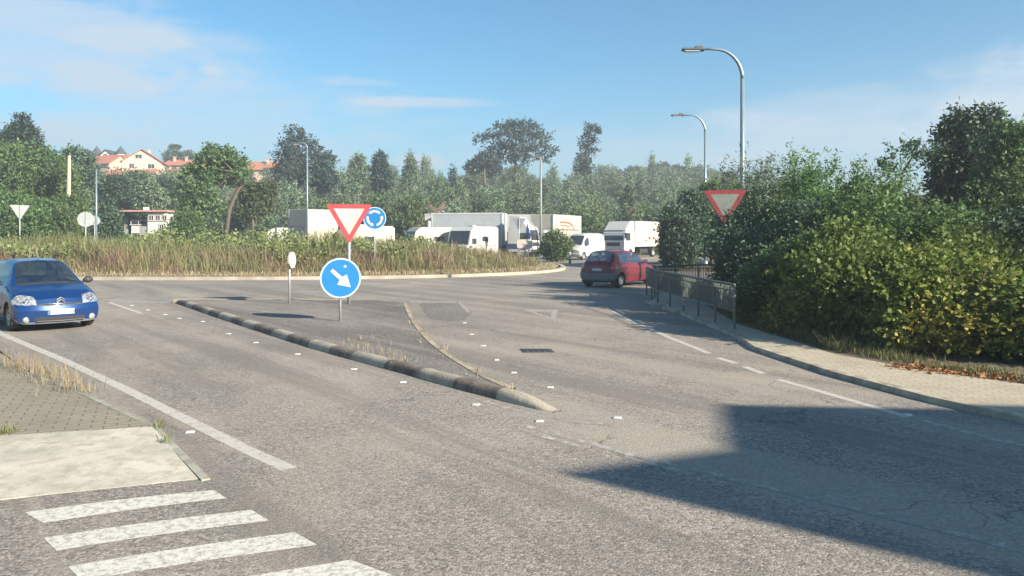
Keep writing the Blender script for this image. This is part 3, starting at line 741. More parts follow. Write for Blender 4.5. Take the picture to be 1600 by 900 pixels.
for i, (nm, m_, B, lab) in enumerate(pdef):
    h = max(b[2] + b[5] for b in B)
    protos.append(tree_obj(nm, m_, B, 520, 6, .55, .30, 40 + i, ((0, 0, 0), (.1, 0, h * .85), .11, .03), lab, 'tree', FG, inner=.5, up=.7, gap=.12, aspect=.45))
rg = random.Random(11); pts = []
tries = 0
while len(pts) < 278 and tries < 30000:
    tries += 1
    Y = 87 + (238 - 87) * rg.random() ** 1.25; px = rg.uniform(372, 1120); X = (px - 800) / 1200 * Y
    if 640 < px < 706 and Y < 108: continue
    if px < 440 and Y > 170: continue
    d = 3.3 + (Y - 87) / 150 * 4.6
    if all((X - a) ** 2 + (Y - b) ** 2 > d * d for a, b, _ in pts): pts.append((X, Y, px))
used = set()
for (X, Y, px) in pts:
    k = rg.choices(range(6), [3, 3, 3, 2.2, 1.2, 2])[0]
    o = protos[k] if k not in used else copy_tree(protos[k]); used.add(k)
    s = rg.uniform(.8, 1.2) * (1 + (Y - 87) / 600); o.location = (X, Y, hz(X, Y) - .15); o.rotation_euler = (0, 0, rg.uniform(0, 6.28)); o.scale = (s, s, s * rg.uniform(.9, 1.2))
# undergrowth between the trees, and the green hillside round the houses
rng = np.random.default_rng(5)
def scrub(name, n, pxa, pxb, ya, yb, hmax, size, m, label, seed, excl=None):
    r_ = np.random.default_rng(seed); Y = ya + (yb - ya) * r_.uniform(size=n) ** 1.3; px = r_.uniform(pxa, pxb, n); X = (px - 800) / 1200 * Y
    lump = .35 + .65 * np.abs(np.sin(X * .55 + np.sin(Y * .4) * 2) * np.sin(Y * .5 + 1)); Z = terrain(X, Y) + r_.uniform(0, 1, n) * hmax * lump
    P = np.stack([X, Y, Z], 1)
    if excl is not None: P = P[~excl(px, Y)]
    V, F = leaves(P, r_.normal(size=P.shape) + [0, 0, .6], size, r_, .55); return tag(mk(name, V, F, m), label, 'undergrowth', kind='stuff')
scrub('undergrowth', 60000, 340, 1130, 84, 235, 2.6, .55, L_EUC2, 'grey green undergrowth filling the wood between the young trees', 1, lambda px, Y: (px > 645) & (px < 702) & (Y < 97))
scrub('hillside_scrub', 46000, -80, 400, 86, 215, 2.4, .6, L_MID, 'green scrub covering the hillside below the houses', 2)

# single trees that stand out
def solo(name, label, m_, B, px, Y, n=1500, per=6, size=.32, length=.6, seed=1, tr=None, dz=0, **kw):
    X = (px - 800) / 1200 * Y; h = max(b[2] + b[5] for b in B)
    return tree_obj(name, m_, B, n, per, length, size, seed, tr or ((0, 0, 0), (0, 0, h * .85), .28, .07), label, 'tree', None, (X, Y, hz(X, Y) - .1 + dz), random.Random(seed).uniform(0, 6), **kw)
def topz(py, Y): return CAM_H + (HOR - py) / FPX * Y
def rel(px, Y): return topz(0, Y) * 0 + hz((px - 800) / 1200 * Y, Y)
# layered dark pine at px 465
def outline_tree(name, label, m_, Y, blobs_px, trunk_px, n, size, seed, cat='tree', per=6, length=.6, depth=.8, **kw):
    """blobs given as (px, py, rx_px, ry_px) at distance Y become clumps with real depth"""
    s = Y / FPX; px0, py0 = trunk_px[0]; X0 = (px0 - 800) * s; z0 = hz(X0, Y)
    r_ = random.Random(seed); B = []
    for (px, py, rx, ry) in blobs_px:
        B.append(((px - px0) * s, r_.uniform(-1, 1) * rx * s * depth, topz(py, Y) - z0, rx * s, max(rx, ry) * s * depth, ry * s))
    root = empty(name, (X0, Y, z0), 0, label, cat)
    V, F = crown(B, n, per, length, size, seed, **kw); mk('crown', V, F, m_, root)
    mb = MB(); tp = [((px - px0) * s, 0, (topz(py, Y) - z0) if i else -.1) for i, (px, py) in enumerate(trunk_px)]
    th = .012 * Y * .18 * (1.5 if name == 'leaning_tree' else 1); k = len(tp)
    mb.tube(tp, [th * (1 - .8 * i / (k - 1)) + .02 for i in range(k)], 7)
    for b in B:
        q = min(tp[max(1, k // 2):], key=lambda t: (t[0] - b[0]) ** 2 + (t[2] - b[2]) ** 2 + (0 if t[2] < b[2] else 50))
        mb.tube([q, ((q[0] + b[0]) / 2, b[1] * .4, (q[2] * .4 + b[2] * .6) - .2), (b[0], b[1], b[2])], [th * .35, th * .22, .03], 5)
    mb.build('trunk', mat('bark_red', (.105, .08, .062), .95, .3, 5, bump=.5) if kw.get('aspect') == .61 else BARK, root, True)
    return root
outline_tree('pine_tree', 'tall dark pine with airy layered branches behind the far lamp post', L_BLUE, 128,
    [(463, 212, 14, 8), (448, 226, 12, 7), (478, 224, 14, 8), (492, 236, 10, 6), (456, 240, 16, 7), (440, 246, 12, 6), (478, 246, 14, 7), (495, 252, 10, 5), (446, 262, 16, 7), (470, 262, 14, 7), (462, 280, 20, 9), (436, 275, 10, 8)],
    [(466, 345), (467, 290), (465, 250), (463, 212)], 1300, .42, 21, inner=.8, gap=.3, length=.9)
outline_tree('dark_tree', 'dark bushy conifer just right of the tall airy pine', L_BLUE, 124, [(508, 250, 10, 9), (505, 265, 14, 10), (512, 280, 16, 12), (500, 290, 16, 12)], [(508, 340), (507, 300), (508, 255)], 900, .4, 22, inner=.5)
outline_tree('dark_tree', 'dark narrow conifer rising from the middle of the wood', L_BLUE, 122, [(594, 248, 6, 8), (592, 262, 11, 10), (595, 278, 14, 12), (600, 292, 13, 12)], [(595, 345), (594, 300), (594, 250)], 900, .38, 23, inner=.5)
outline_tree('grey_green_tree', 'pointed grey green tree on the skyline left of the dark conifer', L_EUC, 135, [(561, 250, 6, 7), (559, 264, 10, 9), (556, 280, 13, 11)], [(560, 345), (560, 300), (561, 252)], 700, .38, 24, inner=.5)
outline_tree('grey_green_tree', 'pointed tree on the skyline above the blue roundabout sign', L_EUC, 140, [(642, 256, 5, 8), (641, 268, 9, 8), (640, 282, 12, 10)], [(642, 345), (642, 300), (642, 258)], 600, .38, 25, inner=.5)
outline_tree('spreading_tree', 'large dark tree with a wide see-through crown above the wood', L_BLUE, 150,
    [(752, 218, 11, 6), (770, 215, 12, 8), (785, 202, 13, 8), (800, 198, 14, 7), (822, 198, 14, 7), (838, 204, 12, 7), (850, 214, 10, 7), (800, 214, 16, 9), (822, 216, 16, 8), (845, 228, 12, 7), (862, 236, 9, 5), (780, 230, 14, 8), (766, 240, 12, 6),
     (804, 232, 15, 8), (828, 236, 14, 8), (850, 246, 12, 5), (790, 246, 14, 7), (815, 250, 14, 8)],
    [(806, 300), (806, 262), (805, 235), (806, 205)], 2300, .42, 26, inner=.9, gap=.38, length=.8)
outline_tree('dark_tree', 'low dark round tree under the left of the wide crowned tree', L_BLUE, 146, [(757, 252, 14, 11), (740, 262, 12, 9), (770, 262, 12, 10)], [(757, 300), (757, 270), (757, 255)], 700, .42, 27, inner=.5)
outline_tree('slim_tree', 'slim dark tree standing alone right of the wide crowned tree', L_BLUE, 150,
    [(926, 202, 10, 6), (932, 208, 5, 5), (914, 214, 8, 6), (922, 222, 8, 6), (911, 232, 8, 6), (925, 236, 9, 4), (910, 246, 8, 6), (915, 256, 8, 7), (912, 266, 10, 7)],
    [(914, 300), (914, 262), (916, 235), (922, 206)], 620, .42, 28, inner=.9, gap=.25, length=.7)
for i, (px, py, rx) in enumerate([(965, 276, 20), (990, 270, 18), (1012, 272, 18), (1035, 263, 20), (1058, 266, 18), (1082, 268, 20), (1108, 274, 20), (1140, 276, 22), (940, 279, 16)]):
    o = outline_tree('far_dark_tree', 'dark blue green tree on the far skyline right of the slim tree', L_BLUE, 232 + (i % 3) * 6, [(px - rx * .4, py + 6, rx * .6, 9), (px + rx * .4, py + 5, rx * .6, 9), (px, py, rx * .55, 7), (px, py + 14, rx, 10)], [(px, 300), (px, 285), (px, py)], 650, .65, 30 + i, inner=.5)
    tag(o, group='dark trees on the far skyline')

# left hand trees
outline_tree('cypress', 'blue green cone shaped tree top rising over the left hand trees', L_BLUE, 88, [(37, 193, 8, 10), (36, 207, 17, 11), (38, 222, 24, 12), (38, 242, 30, 14), (38, 270, 30, 20), (20, 215, 10, 8), (55, 216, 9, 8)], [(38, 352), (38, 260), (37, 195)], 2300, .3, 45, inner=.4)
for i, (nm, lab, px, py, rx, Y) in enumerate([('broad_tree', 'broad green tree filling the left edge of the view', 8, 232, 42, 78), ('broad_tree', 'broad green tree below the blue green cone top', 62, 236, 34, 80),
        ('broad_tree', 'bushy green tree just left of the pale concrete pole', 96, 262, 26, 78), ('broad_tree', 'green tree at the far left beyond the picture edge', -70, 225, 50, 78)]):
    outline_tree(nm, lab, [L_MID, L_BUSH, L_MID, L_MID][i], Y, [(px - rx * .5, py + 22, rx * .55, 20), (px + rx * .45, py + 24, rx * .55, 20), (px, py + 12, rx * .6, 16), (px - rx * .3, py + 55, rx * .7, 24), (px + rx * .4, py + 58, rx * .7, 24), (px, py + 85, rx * .9, 24), (px - rx * .6, py + 80, rx * .4, 20), (px + rx * .7, py + 90, rx * .4, 18), (px, py + 112, rx * 1.1, 18)],
        [(px, 358), (px + 2, 310), (px, py + 12)], 3000, .30, 50 + i, inner=.4, gap=.05)
outline_tree('dark_tree', 'small dark tree top seen above the pale concrete pole', L_DARK, 96, [(118, 243, 12, 6), (130, 252, 10, 9), (112, 262, 14, 14), (135, 275, 12, 16)], [(120, 345), (120, 300), (120, 246)], 1000, .35, 55, inner=.5)
for i, (px, py, rx) in enumerate([(178, 278, 26), (212, 272, 26), (248, 280, 24), (282, 284, 20)]):
    outline_tree('dark_tree', ['dark spreading tree behind the left street lamp post', 'dark spreading tree above the left end of the white house', 'dark tree above the roof of the white house', 'dark tree between the white house and the leaning trunk'][i], L_DARK, 104 + i * 3,
        [(px - rx * .4, py + 14, rx * .6, 10), (px + rx * .4, py + 12, rx * .6, 9), (px, py + 7, rx * .5, 6), (px, py + 26, rx, 14), (px - rx * .5, py + 42, rx * .6, 16), (px + rx * .5, py + 44, rx * .6, 16), (px, py + 62, rx, 14)], [(px, 350), (px, 310), (px, py)], 1700, .36, 60 + i, inner=.45, gap=.08)
outline_tree('willow', 'pale grey green willowy tree above the right of the white house', L_EUC, 100, [(238, 290, 10, 8), (232, 304, 13, 12), (246, 308, 12, 14), (240, 322, 16, 12)], [(238, 350), (238, 325), (238, 294)], 900, .32, 66, inner=.5, droop=.5)
outline_tree('leaning_tree', 'bushy tree with a thick leaning reddish trunk behind the roundabout', L_MID, 76,
    [(332, 240, 14, 9), (350, 244, 16, 8), (368, 256, 14, 8), (318, 258, 14, 9), (340, 260, 18, 10), (300, 275, 14, 10), (325, 280, 18, 12), (352, 278, 18, 10), (295, 300, 14, 12), (318, 306, 18, 14), (308, 326, 18, 14), (385, 275, 10, 9), (335, 326, 12, 12)],
    [(349, 352), (358, 328), (370, 300), (378, 288), (365, 268), (345, 248)], 2600, .27, 67, inner=.9, gap=.32, aspect=.61)
outline_tree('bushy_tree', 'olive coloured bushy tree right of the leaning trunk', L_EUC2, 84, [(392, 300, 16, 12), (400, 320, 18, 14), (385, 332, 16, 12), (415, 300, 12, 12)], [(395, 352), (395, 330), (394, 300)], 1300, .3, 68, inner=.5)
for i, (px, py, rx, Y) in enumerate([(15, 318, 30, 68), (62, 326, 28, 69), (105, 322, 20, 70), (165, 338, 18, 74), (290, 345, 20, 72), (-40, 320, 30, 68), (22, 338, 30, 66), (52, 342, 26, 66), (88, 340, 24, 67)]):
    outline_tree('roadside_shrub', ['light green shrub behind the left triangular sign', 'low green shrub between the left triangular sign and the round sign', 'green shrub at the foot of the pale concrete pole', 'dark low shrub between the lamp post and the white house',
        'leafy shrub under the dark trees beside the white house', 'light green shrub beyond the left picture edge', 'low shrub in front, at the post of the left triangular sign', 'low shrub in front, just right of the left triangular sign', 'low shrub in front, midway between the two left signs'][i], L_BUSH if i != 3 else L_DARK, Y, [(px - rx * .4, py + 8, rx * .6, 14), (px + rx * .4, py + 6, rx * .6, 13), (px, py, rx * .5, 10), (px, py + 20, rx, 14)], [(px, 366), (px, 350), (px, py + 5)], 1300, .24, 70 + i, 'shrub', inner=.5)
for i, (px, py, rx) in enumerate([(268, 240, 11), (292, 242, 10), (306, 246, 8)]):
    outline_tree('hill_tree', 'dark round tree on the hill beside the red roofs', L_DARK, 236, [(px - 3, py + 3, rx * .7, 6), (px + 4, py + 2, rx * .7, 6), (px, py + 10, rx, 8)], [(px, 270), (px, 260), (px, py)], 450, .6, 80 + i, inner=.5)['group'] = 'dark round trees on the hill'
outline_tree('hill_tree', 'flat topped umbrella pine on the hill skyline', L_DARK, 240, [(272, 229.5, 7, 1.6)], [(271, 265), (271.5, 245), (272, 230)], 220, .5, 84, inner=.5, length=.3)

# ================================================================ RIGHT HAND SHRUBS (near)
def shrub_mesh(kind, seed):
    r_ = random.Random(seed); B = []
    if kind == 'vine':       # low spreading mound about 2 m high
        for i in range(14):
            a = r_.uniform(0, 2 * pi); o = r_.uniform(.2, .95); B.append((cos(a) * o, sin(a) * o, r_.uniform(.35, 1.45) * (1 - .25 * o), r_.uniform(.38, .6), r_.uniform(.38, .6), r_.uniform(.32, .5)))
        B.append((0, 0, .8, .95, .95, .85)); return B, dict(n=3600, per=7, length=.32, size=.082, aspect=.72, up=.1, inner=.25, droop=.25)
    if kind == 'dark':
        for i in range(15):
            a = r_.uniform(0, 2 * pi); o = r_.uniform(.2, 1.0); B.append((cos(a) * o, sin(a) * o, r_.uniform(.3, 2.6) , r_.uniform(.38, .62), r_.uniform(.38, .62), r_.uniform(.38, .6)))
        B.append((0, 0, 1.2, .95, .95, 1.2)); return B, dict(n=3000, per=7, length=.34, size=.10, aspect=.5, up=.3, inner=.25)
    if kind == 'tall':       # upright with pointed leaders
        for i in range(12):
            a = r_.uniform(0, 2 * pi); o = r_.uniform(.15, .9); B.append((cos(a) * o, sin(a) * o, r_.uniform(.5, 2.6), r_.uniform(.4, .6), r_.uniform(.4, .6), r_.uniform(.5, .8)))
        for i in range(7):
            a = r_.uniform(0, 2 * pi); o = r_.uniform(.2, 1.0); h = r_.uniform(3.0, 3.9); B.append((cos(a) * o, sin(a) * o, h - .5, .22, .22, .7)); B.append((cos(a) * o * 1.1, sin(a) * o * 1.1, h + .15, .10, .10, .45))
        B.append((0, 0, 1.5, .9, .9, 1.4)); return B, dict(n=3000, per=7, length=.34, size=.105, aspect=.36, up=.8, inner=.3)
    if kind == 'wispy':
        for i in range(11):
            a = r_.uniform(0, 2 * pi); o = r_.uniform(.1, .95); h = r_.uniform(2.6, 4.1); B.append((cos(a) * o, sin(a) * o, h - .6, .18, .18, .9)); B.append((cos(a) * o * 1.2, sin(a) * o * 1.2, h, .12, .12, .5))
        for i in range(5):
            a = r_.uniform(0, 2 * pi); B.append((cos(a) * .6, sin(a) * .6, r_.uniform(.6, 2.2), .5, .5, .6))
        return B, dict(n=1500, per=6, length=.4, size=.12, aspect=.22, up=.7, inner=.8, droop=.2)
SH = {}
def shrub(kind, v, X, Y, h, w, label, m_, name='shrub', rz=None, z=.08):
    key = (kind, v, m_.name); base = {'vine': 2.0, 'dark': 3.1, 'tall': 4.3, 'wispy': 4.4}[kind]
    if key not in SH:
        B, kw = shrub_mesh(kind, v * 10 + len(kind)); n = kw.pop('n'); per = kw.pop('per'); length = kw.pop('length'); size = kw.pop('size')
        V, F = crown(B, n, per, length, size, v + 90, **kw)
        me = mk('foliage', V, F, m_); mb = MB(); rr = random.Random(v)
        for k in range(6):
            a = rr.uniform(0, 6.28); o = rr.uniform(.3, .8); mb.tube([(cos(a) * .1, sin(a) * .1, 0), (cos(a) * o * .6, sin(a) * o * .6, base * .4), (cos(a) * o, sin(a) * o, base * .8)], [.035, .025, .008], 5)
        st = mb.build('stems', BARK); SH[key] = (me, st); first = True
    else: first = False
    root = empty(name, (X, Y, z), rz if rz is not None else (X * 3.1 + Y) % 6.28, label, 'shrub'); s = h / base; root.scale = (w, w, s)
    for o in SH[key]:
        c = o if first else o.copy()
        if not first: COL.objects.link(c)
        c.parent = root
    return root
S = shrub
S('vine', 1, 6.55, 14.9, 2.0, 1.0, 'sunlit yellow green creeper bush in the middle of the pavement edge', L_VINE)
S('vine', 2, 7.55, 13.2, 1.85, 1.0, 'creeper bush with yellowing hanging leaves, second from the picture edge', leaf_mat('leaf_vine_yellow', (.09, .14, .025), (.22, .27, .05), (.48, .38, .08), .9, .5))
S('vine', 1, 8.7, 11.9, 1.45, 1.0, 'low creeper bush at the right picture edge beside the pavement', L_VINE, rz=2.0)
S('vine', 2, 8.5, 14.6, 2.15, 1.1, 'creeper bush behind the yellowing one, under the tall trees', L_VINE, rz=4.0)
S('vine', 3, 7.3, 16.4, 2.35, 1.1, 'tall creeper covered bush behind the sunlit front one', L_VINE)
S('vine', 3, 10.2, 13.0, 1.9, 1.1, 'creeper bush beyond the right picture edge', L_VINE, rz=1.0)
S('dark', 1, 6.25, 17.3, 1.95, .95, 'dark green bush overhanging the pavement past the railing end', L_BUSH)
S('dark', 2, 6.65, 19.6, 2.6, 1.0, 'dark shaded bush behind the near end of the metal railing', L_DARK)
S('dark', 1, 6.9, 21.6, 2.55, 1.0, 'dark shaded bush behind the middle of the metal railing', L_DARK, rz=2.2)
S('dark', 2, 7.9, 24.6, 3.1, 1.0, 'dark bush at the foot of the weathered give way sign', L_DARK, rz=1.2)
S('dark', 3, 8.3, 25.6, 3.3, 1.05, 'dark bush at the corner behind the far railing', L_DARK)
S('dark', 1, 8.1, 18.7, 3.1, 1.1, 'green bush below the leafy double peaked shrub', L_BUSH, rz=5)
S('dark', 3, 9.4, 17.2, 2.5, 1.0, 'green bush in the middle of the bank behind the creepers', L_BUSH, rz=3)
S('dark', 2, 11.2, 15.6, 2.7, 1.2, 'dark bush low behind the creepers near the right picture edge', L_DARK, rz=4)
S('tall', 1, 8.25, 20.6, 4.2, .95, 'tall leafy shrub with pointed shoots, tallest in the middle of the bank', L_BUSH)
S('tall', 2, 9.35, 20.6, 4.0, .95, 'tall leafy shrub just right of the tallest middle one', L_BUSH)
S('tall', 1, 9.75, 19.6, 3.3, .75, 'upright shrub left of the gap where a white building shows', L_BUSH, rz=3)
S('wispy', 1, 8.3, 26.2, 4.5, 1.05, 'pale wispy shrub with thin shoots beside the nearer street lamp', L_EUC)
S('wispy', 2, 9.0, 25.6, 4.3, 1.0, 'wispy pale green shrub right of the nearer street lamp', L_EUC2)
S('tall', 2, 12.3, 17.6, 3.5, 1.2, 'green upright shrub low in front of the tall right hand trees', L_MID, rz=1)
S('dark', 3, 9.6, 22.6, 3.2, 1.2, 'green bush behind the two tall leafy shrubs', L_MID, rz=1)
S('tall', 2, 14.6, 18.2, 3.6, 1.3, 'upright green shrub at the right picture edge behind the creepers', L_MID, rz=2)
S('dark', 1, 13.0, 16.0, 2.5, 1.2, 'dark bush beyond the right picture edge', L_DARK, rz=2)
# trees behind
outline_tree('bare_topped_tree', 'thin half bare tree beside the gap in the right hand trees', L_DARK, 27, [(1432, 235, 22, 10), (1408, 245, 14, 12), (1450, 248, 16, 12), (1400, 262, 18, 12), (1395, 285, 18, 14), (1390, 310, 22, 18), (1395, 335, 28, 18)], [(1405, 430), (1402, 330), (1410, 270), (1430, 238)], 850, .12, 85, per=6, inner=.8, gap=.45, length=.3)
outline_tree('tall_tree', 'tall dark tree with twin tops at the right', L_DARK, 27,
    [(1502, 190, 15, 12), (1538, 184, 14, 10), (1498, 215, 22, 18), (1535, 212, 26, 18), (1485, 255, 18, 18), (1520, 250, 32, 24), (1475, 285, 18, 20), (1510, 295, 34, 26), (1500, 335, 36, 26), (1520, 370, 40, 26), (1555, 260, 22, 30), (1480, 360, 24, 24)], [(1510, 470), (1512, 350), (1518, 260), (1525, 200)], 4200, .15, 86, per=7, inner=.4, length=.34)
outline_tree('tall_tree', 'broad olive green tree at the right picture edge', L_MID, 24,
    [(1580, 220, 26, 16), (1560, 240, 24, 20), (1600, 245, 30, 24), (1555, 280, 26, 24), (1595, 290, 34, 28), (1545, 320, 28, 26), (1590, 340, 36, 30), (1560, 375, 36, 28), (1625, 300, 30, 40), (1600, 400, 40, 30)], [(1590, 480), (1588, 350), (1585, 230)], 4200, .14, 87, per=7, inner=.4, length=.32)
outline_tree('tall_tree', 'tall green tree beyond the right picture edge', L_MID, 25, [(1700, 210, 40, 26), (1670, 250, 36, 30), (1730, 260, 40, 30), (1690, 310, 50, 40), (1700, 370, 55, 40)], [(1700, 480), (1700, 350), (1700, 220)], 2800, .16, 88, per=7, inner=.4, length=.32)
# far side of the exit road
solid_from_poly('far_verge', [(8.4, 45.5), (9.5, 43.6), (14, 42.8), (34, 50), (60, 56), (60, 70), (20, 66), (9.5, 56)], -.05, .10, MATS['verge_soil'])
for i, (px, py, rx, Y, m_) in enumerate([(1056, 334, 17, 47, L_DARK), (1082, 312, 19, 48, L_DARK), (1112, 296, 20, 49, L_MID), (1148, 300, 22, 50, L_MID), (1190, 310, 22, 50, L_MID), (1064, 352, 20, 46, L_DARK), (1240, 300, 30, 52, L_MID), (1330, 300, 34, 54, L_MID)]):
    outline_tree('roadside_bush', ['dark bush left most across the exit road', 'dark rounded bush under the farther street lamp', 'green bush behind the weathered give way sign', 'green bush beyond the nearer lamp post', 'far green bush hidden behind the bank of shrubs', 'low dark bush hanging over the exit road beside the white lorry',
        'far green bush behind the tall middle shrub', 'far green bush behind the bank, rightmost'][i], m_, Y, [(px - rx * .4, py + 12, rx * .6, 12), (px + rx * .4, py + 10, rx * .6, 12), (px, py, rx * .5, 9), (px, py + 28, rx, 20), (px, py + 52, rx, 20), (px - rx * .6, py + 40, rx * .5, 18)], [(px, 411), (px, 380), (px, py)], 2000, .19, 110 + i, 'bush', inner=.5, length=.4)
outline_tree('round_shrub', 'round light green shrub in front of the cream lorry', L_EUC2, 60, [(866, 374, 12, 10), (876, 384, 14, 12), (860, 388, 13, 12), (870, 396, 18, 10)], [(868, 407), (868, 395), (868, 376)], 1500, .17, 120, 'shrub', inner=.5, length=.35)
# red earth bank cut into the slope
bn_ = MB(); Vb = []; Fb = []
NX, NY = 22, 12
for j in range(NY):
    for i in range(NX):
        u, v_ = i / (NX - 1), j / (NY - 1); X = -12.6 + 6.4 * u; Y = 81 + v_ * 13; 
        prof_ = math.exp(-((u - .52) / .6) ** 4) * smoothstep(np.array(v_ / .8)) * 5.6 + .9 * sin(u * 17) * cos(v_ * 9) * sin(pi * u) * v_
        Vb.append((X, Y, hz(X, Y) - .3 + float(prof_)))
for j in range(NY - 1):
    for i in range(NX - 1): a = j * NX + i; Fb.append((a, a + 1, a + NX + 1, a + NX))
tag(mk('earth_bank', Vb, Fb, mat('red_earth', (.13, .088, .062), .95, .4, .8, bump=.8, bscale=3, dirt=(.14, .10, .06), dirt_amt=.6, dscale=.5), smooth=True), kind='structure')
scrub('roadside_scrub', 15000, -120, 150, 63.5, 68, 2.6, .30, L_BUSH, 'low green scrub along the far side of the ring road at the left', 9)

# ================================================================ BUILDINGS
PINK = mat('render_pink', (.50, .35, .28), .9, .1, .4); CREAMW = mat('render_cream', (.53, .42, .34), .9, .1, .4)
WHITEW = mat('render_white', (.62, .61, .58), .85, .06, .5, dirt=(.5, .48, .43), dirt_amt=.4)
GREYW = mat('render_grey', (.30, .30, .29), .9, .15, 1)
def tile_mat():
    M = bpy.data.materials.new('roof_tiles'); M.use_nodes = True; b = NB(M.node_tree); p = M.node_tree.nodes['Principled BSDF']
    v = b.n('ShaderNodeTexCoord').outputs['Object']; wv = b.n('ShaderNodeTexWave'); M.node_tree.links.new(v, wv.inputs[0]); wv.inputs['Scale'].default_value = 1.4; wv.inputs['Distortion'].default_value = 1
    c = b.mix(b.noise(v, 1.2, 5, .7), (.36, .12, .07), (.50, .21, .13)); c = b.mix(b.m('MULTIPLY', wv.outputs[0], .3), c, (.20, .08, .05))
    M.node_tree.links.new(c, p.inputs['Base Color']); p.inputs['Roughness'].default_value = .9; MATS['roof_tiles'] = M; return M
TILE = tile_mat(); SLATE = mat('slate', (.05, .055, .065), .7, .2, 2)
GLASSD = mat('window_dark', (.03, .04, .05), .12, .2, 1, spec=.6); WFRAME = mat('window_frame', (.55, .50, .44), .6, .05)
def window(root, c, w, h, ax, d=.12):
    """frame with a dark pane; ax = 'x' when the wall faces along x"""
    mb = MB(); sz = lambda a, b, t: (t, a, b) if ax == 'x' else (a, t, b)
    off = lambda a, z: (c[0], c[1] + a, c[2] + z) if ax == 'x' else (c[0] + a, c[1], c[2] + z)
    mb.box(off(0, h / 2), sz(w + .16, .08, d)); mb.box(off(0, -h / 2 - .02), sz(w + .24, .10, d + .1))
    mb.box(off(-w / 2, 0), sz(.08, h - .09, d)); mb.box(off(w / 2, 0), sz(.08, h - .09, d)); mb.box(off(0, 0), sz(.06, h - .09, d))
    f = mb.build('window', WFRAME, root); MB().box(c, sz(w - .09, h - .09, d * .5)).build('pane', GLASSD, f); return f
def gable_house(name, label, loc, rz, w, d, eave, ridge, wm, rm, wins=(), cat='house', over=.5, base=-3, chim=None):
    """gable ends face local -Y/+Y; ridge runs along Y"""
    root = empty(name, loc, rz, label, cat)
    mb = MB(); pf = [(-w / 2, base), (w / 2, base), (w / 2, eave), (0, ridge), (-w / 2, eave)]
    mb.add([(x, -d / 2, z) for x, z in pf] + [(x, d / 2, z) for x, z in pf], [(0, 1, 2, 3, 4), (9, 8, 7, 6, 5)] + [(i, (i + 5), ((i + 1) % 5) + 5, (i + 1) % 5) for i in range(5)])
    mb.build('wall', wm, root)
    mr = MB(); sl = (ridge - eave) / (w / 2)
    for s in (-1, 1):
        xe = s * (w / 2 + over); ze = eave - sl * over + .05; y0, y1 = -d / 2 - over, d / 2 + over; zr = ridge + .05
        mr.add([(0, y0, zr), (xe, y0, ze), (xe, y1, ze), (0, y1, zr), (0, y0, zr + .2), (xe, y0, ze + .2), (xe, y1, ze + .2), (0, y1, zr + .2)], [(0, 1, 2, 3), (7, 6, 5, 4), (0, 4, 5, 1), (1, 5, 6, 2), (2, 6, 7, 3)])
    rf = mr.build('roof', rm, root)
    for c in (chim or []): MB().box((c[0], c[1], c[2]), (.6, .6, 1.0)).box((c[0], c[1], c[2] + .55), (.75, .75, .12)).build('chimney', CREAMW, rf)
    for (x, y, z, ww, hh, ax) in wins: window(root, (x, y, z), ww, hh, ax)
    return root
def P3(px, py, Y): return ((px - 800) / FPX * Y, Y, topz(py, Y))
# main gable house, px 205-255, gable facing right of the camera
Yh = 205; s = Yh / FPX
x0, _, zr = P3(229, 238, Yh); ze = topz(256, Yh); zb = topz(278, Yh)
gable_house('gable_house', 'cream gabled house with balconies, highest of the houses on the hill', (x0, Yh, zb), radians(16), 9.4, 13, ze - zb, zr - zb, CREAMW, TILE,
    [(-.8, -6.5, 6.0 - .9, 1.6, 1.0, 'y'), (2.2, -6.5, 2.6, 1.6, 1.2, 'y'), (-2.4, -6.5, 2.6, 1.2, 1.2, 'y'), (4.7, -3, 2.4, 1.4, 1.2, 'x')], chim=[(.2, 3, zr - zb + .3)])
x1, _, z1 = P3(192, 243, 212)
gable_house('wing_house', 'lower tiled house joined to the left of the cream gabled house', (x1 + 1, 212, z1 - 7), radians(80), 9, 13, 4.2, 7, PINK, TILE, [(4.55, -3, 2.4, 1.4, 1.1, 'x'), (4.55, 2, 2.4, 1.4, 1.1, 'x')])
x2, _, z2 = P3(171, 243, 206)
gable_house('pink_house', 'small pink house with tiled roof at the left of the houses', (x2, 206, z2 - 6.4), radians(70), 7, 7.5, 4.0, 6.2, PINK, TILE, [(3.55, -1, 2.2, 1.3, 1.1, 'x'), (-.6, -3.75, 2.2, 1.3, 1.1, 'y')])
x3, _, z3 = P3(212, 262, 198)
gable_house('low_house', 'low red roofed house in front of the cream gabled house', (x3, 198, z3 - 4.3), radians(84), 8, 12, 1.8, 3.6, CREAMW, TILE, [(4.05, 0, .6, 1.4, 1.0, 'x')])
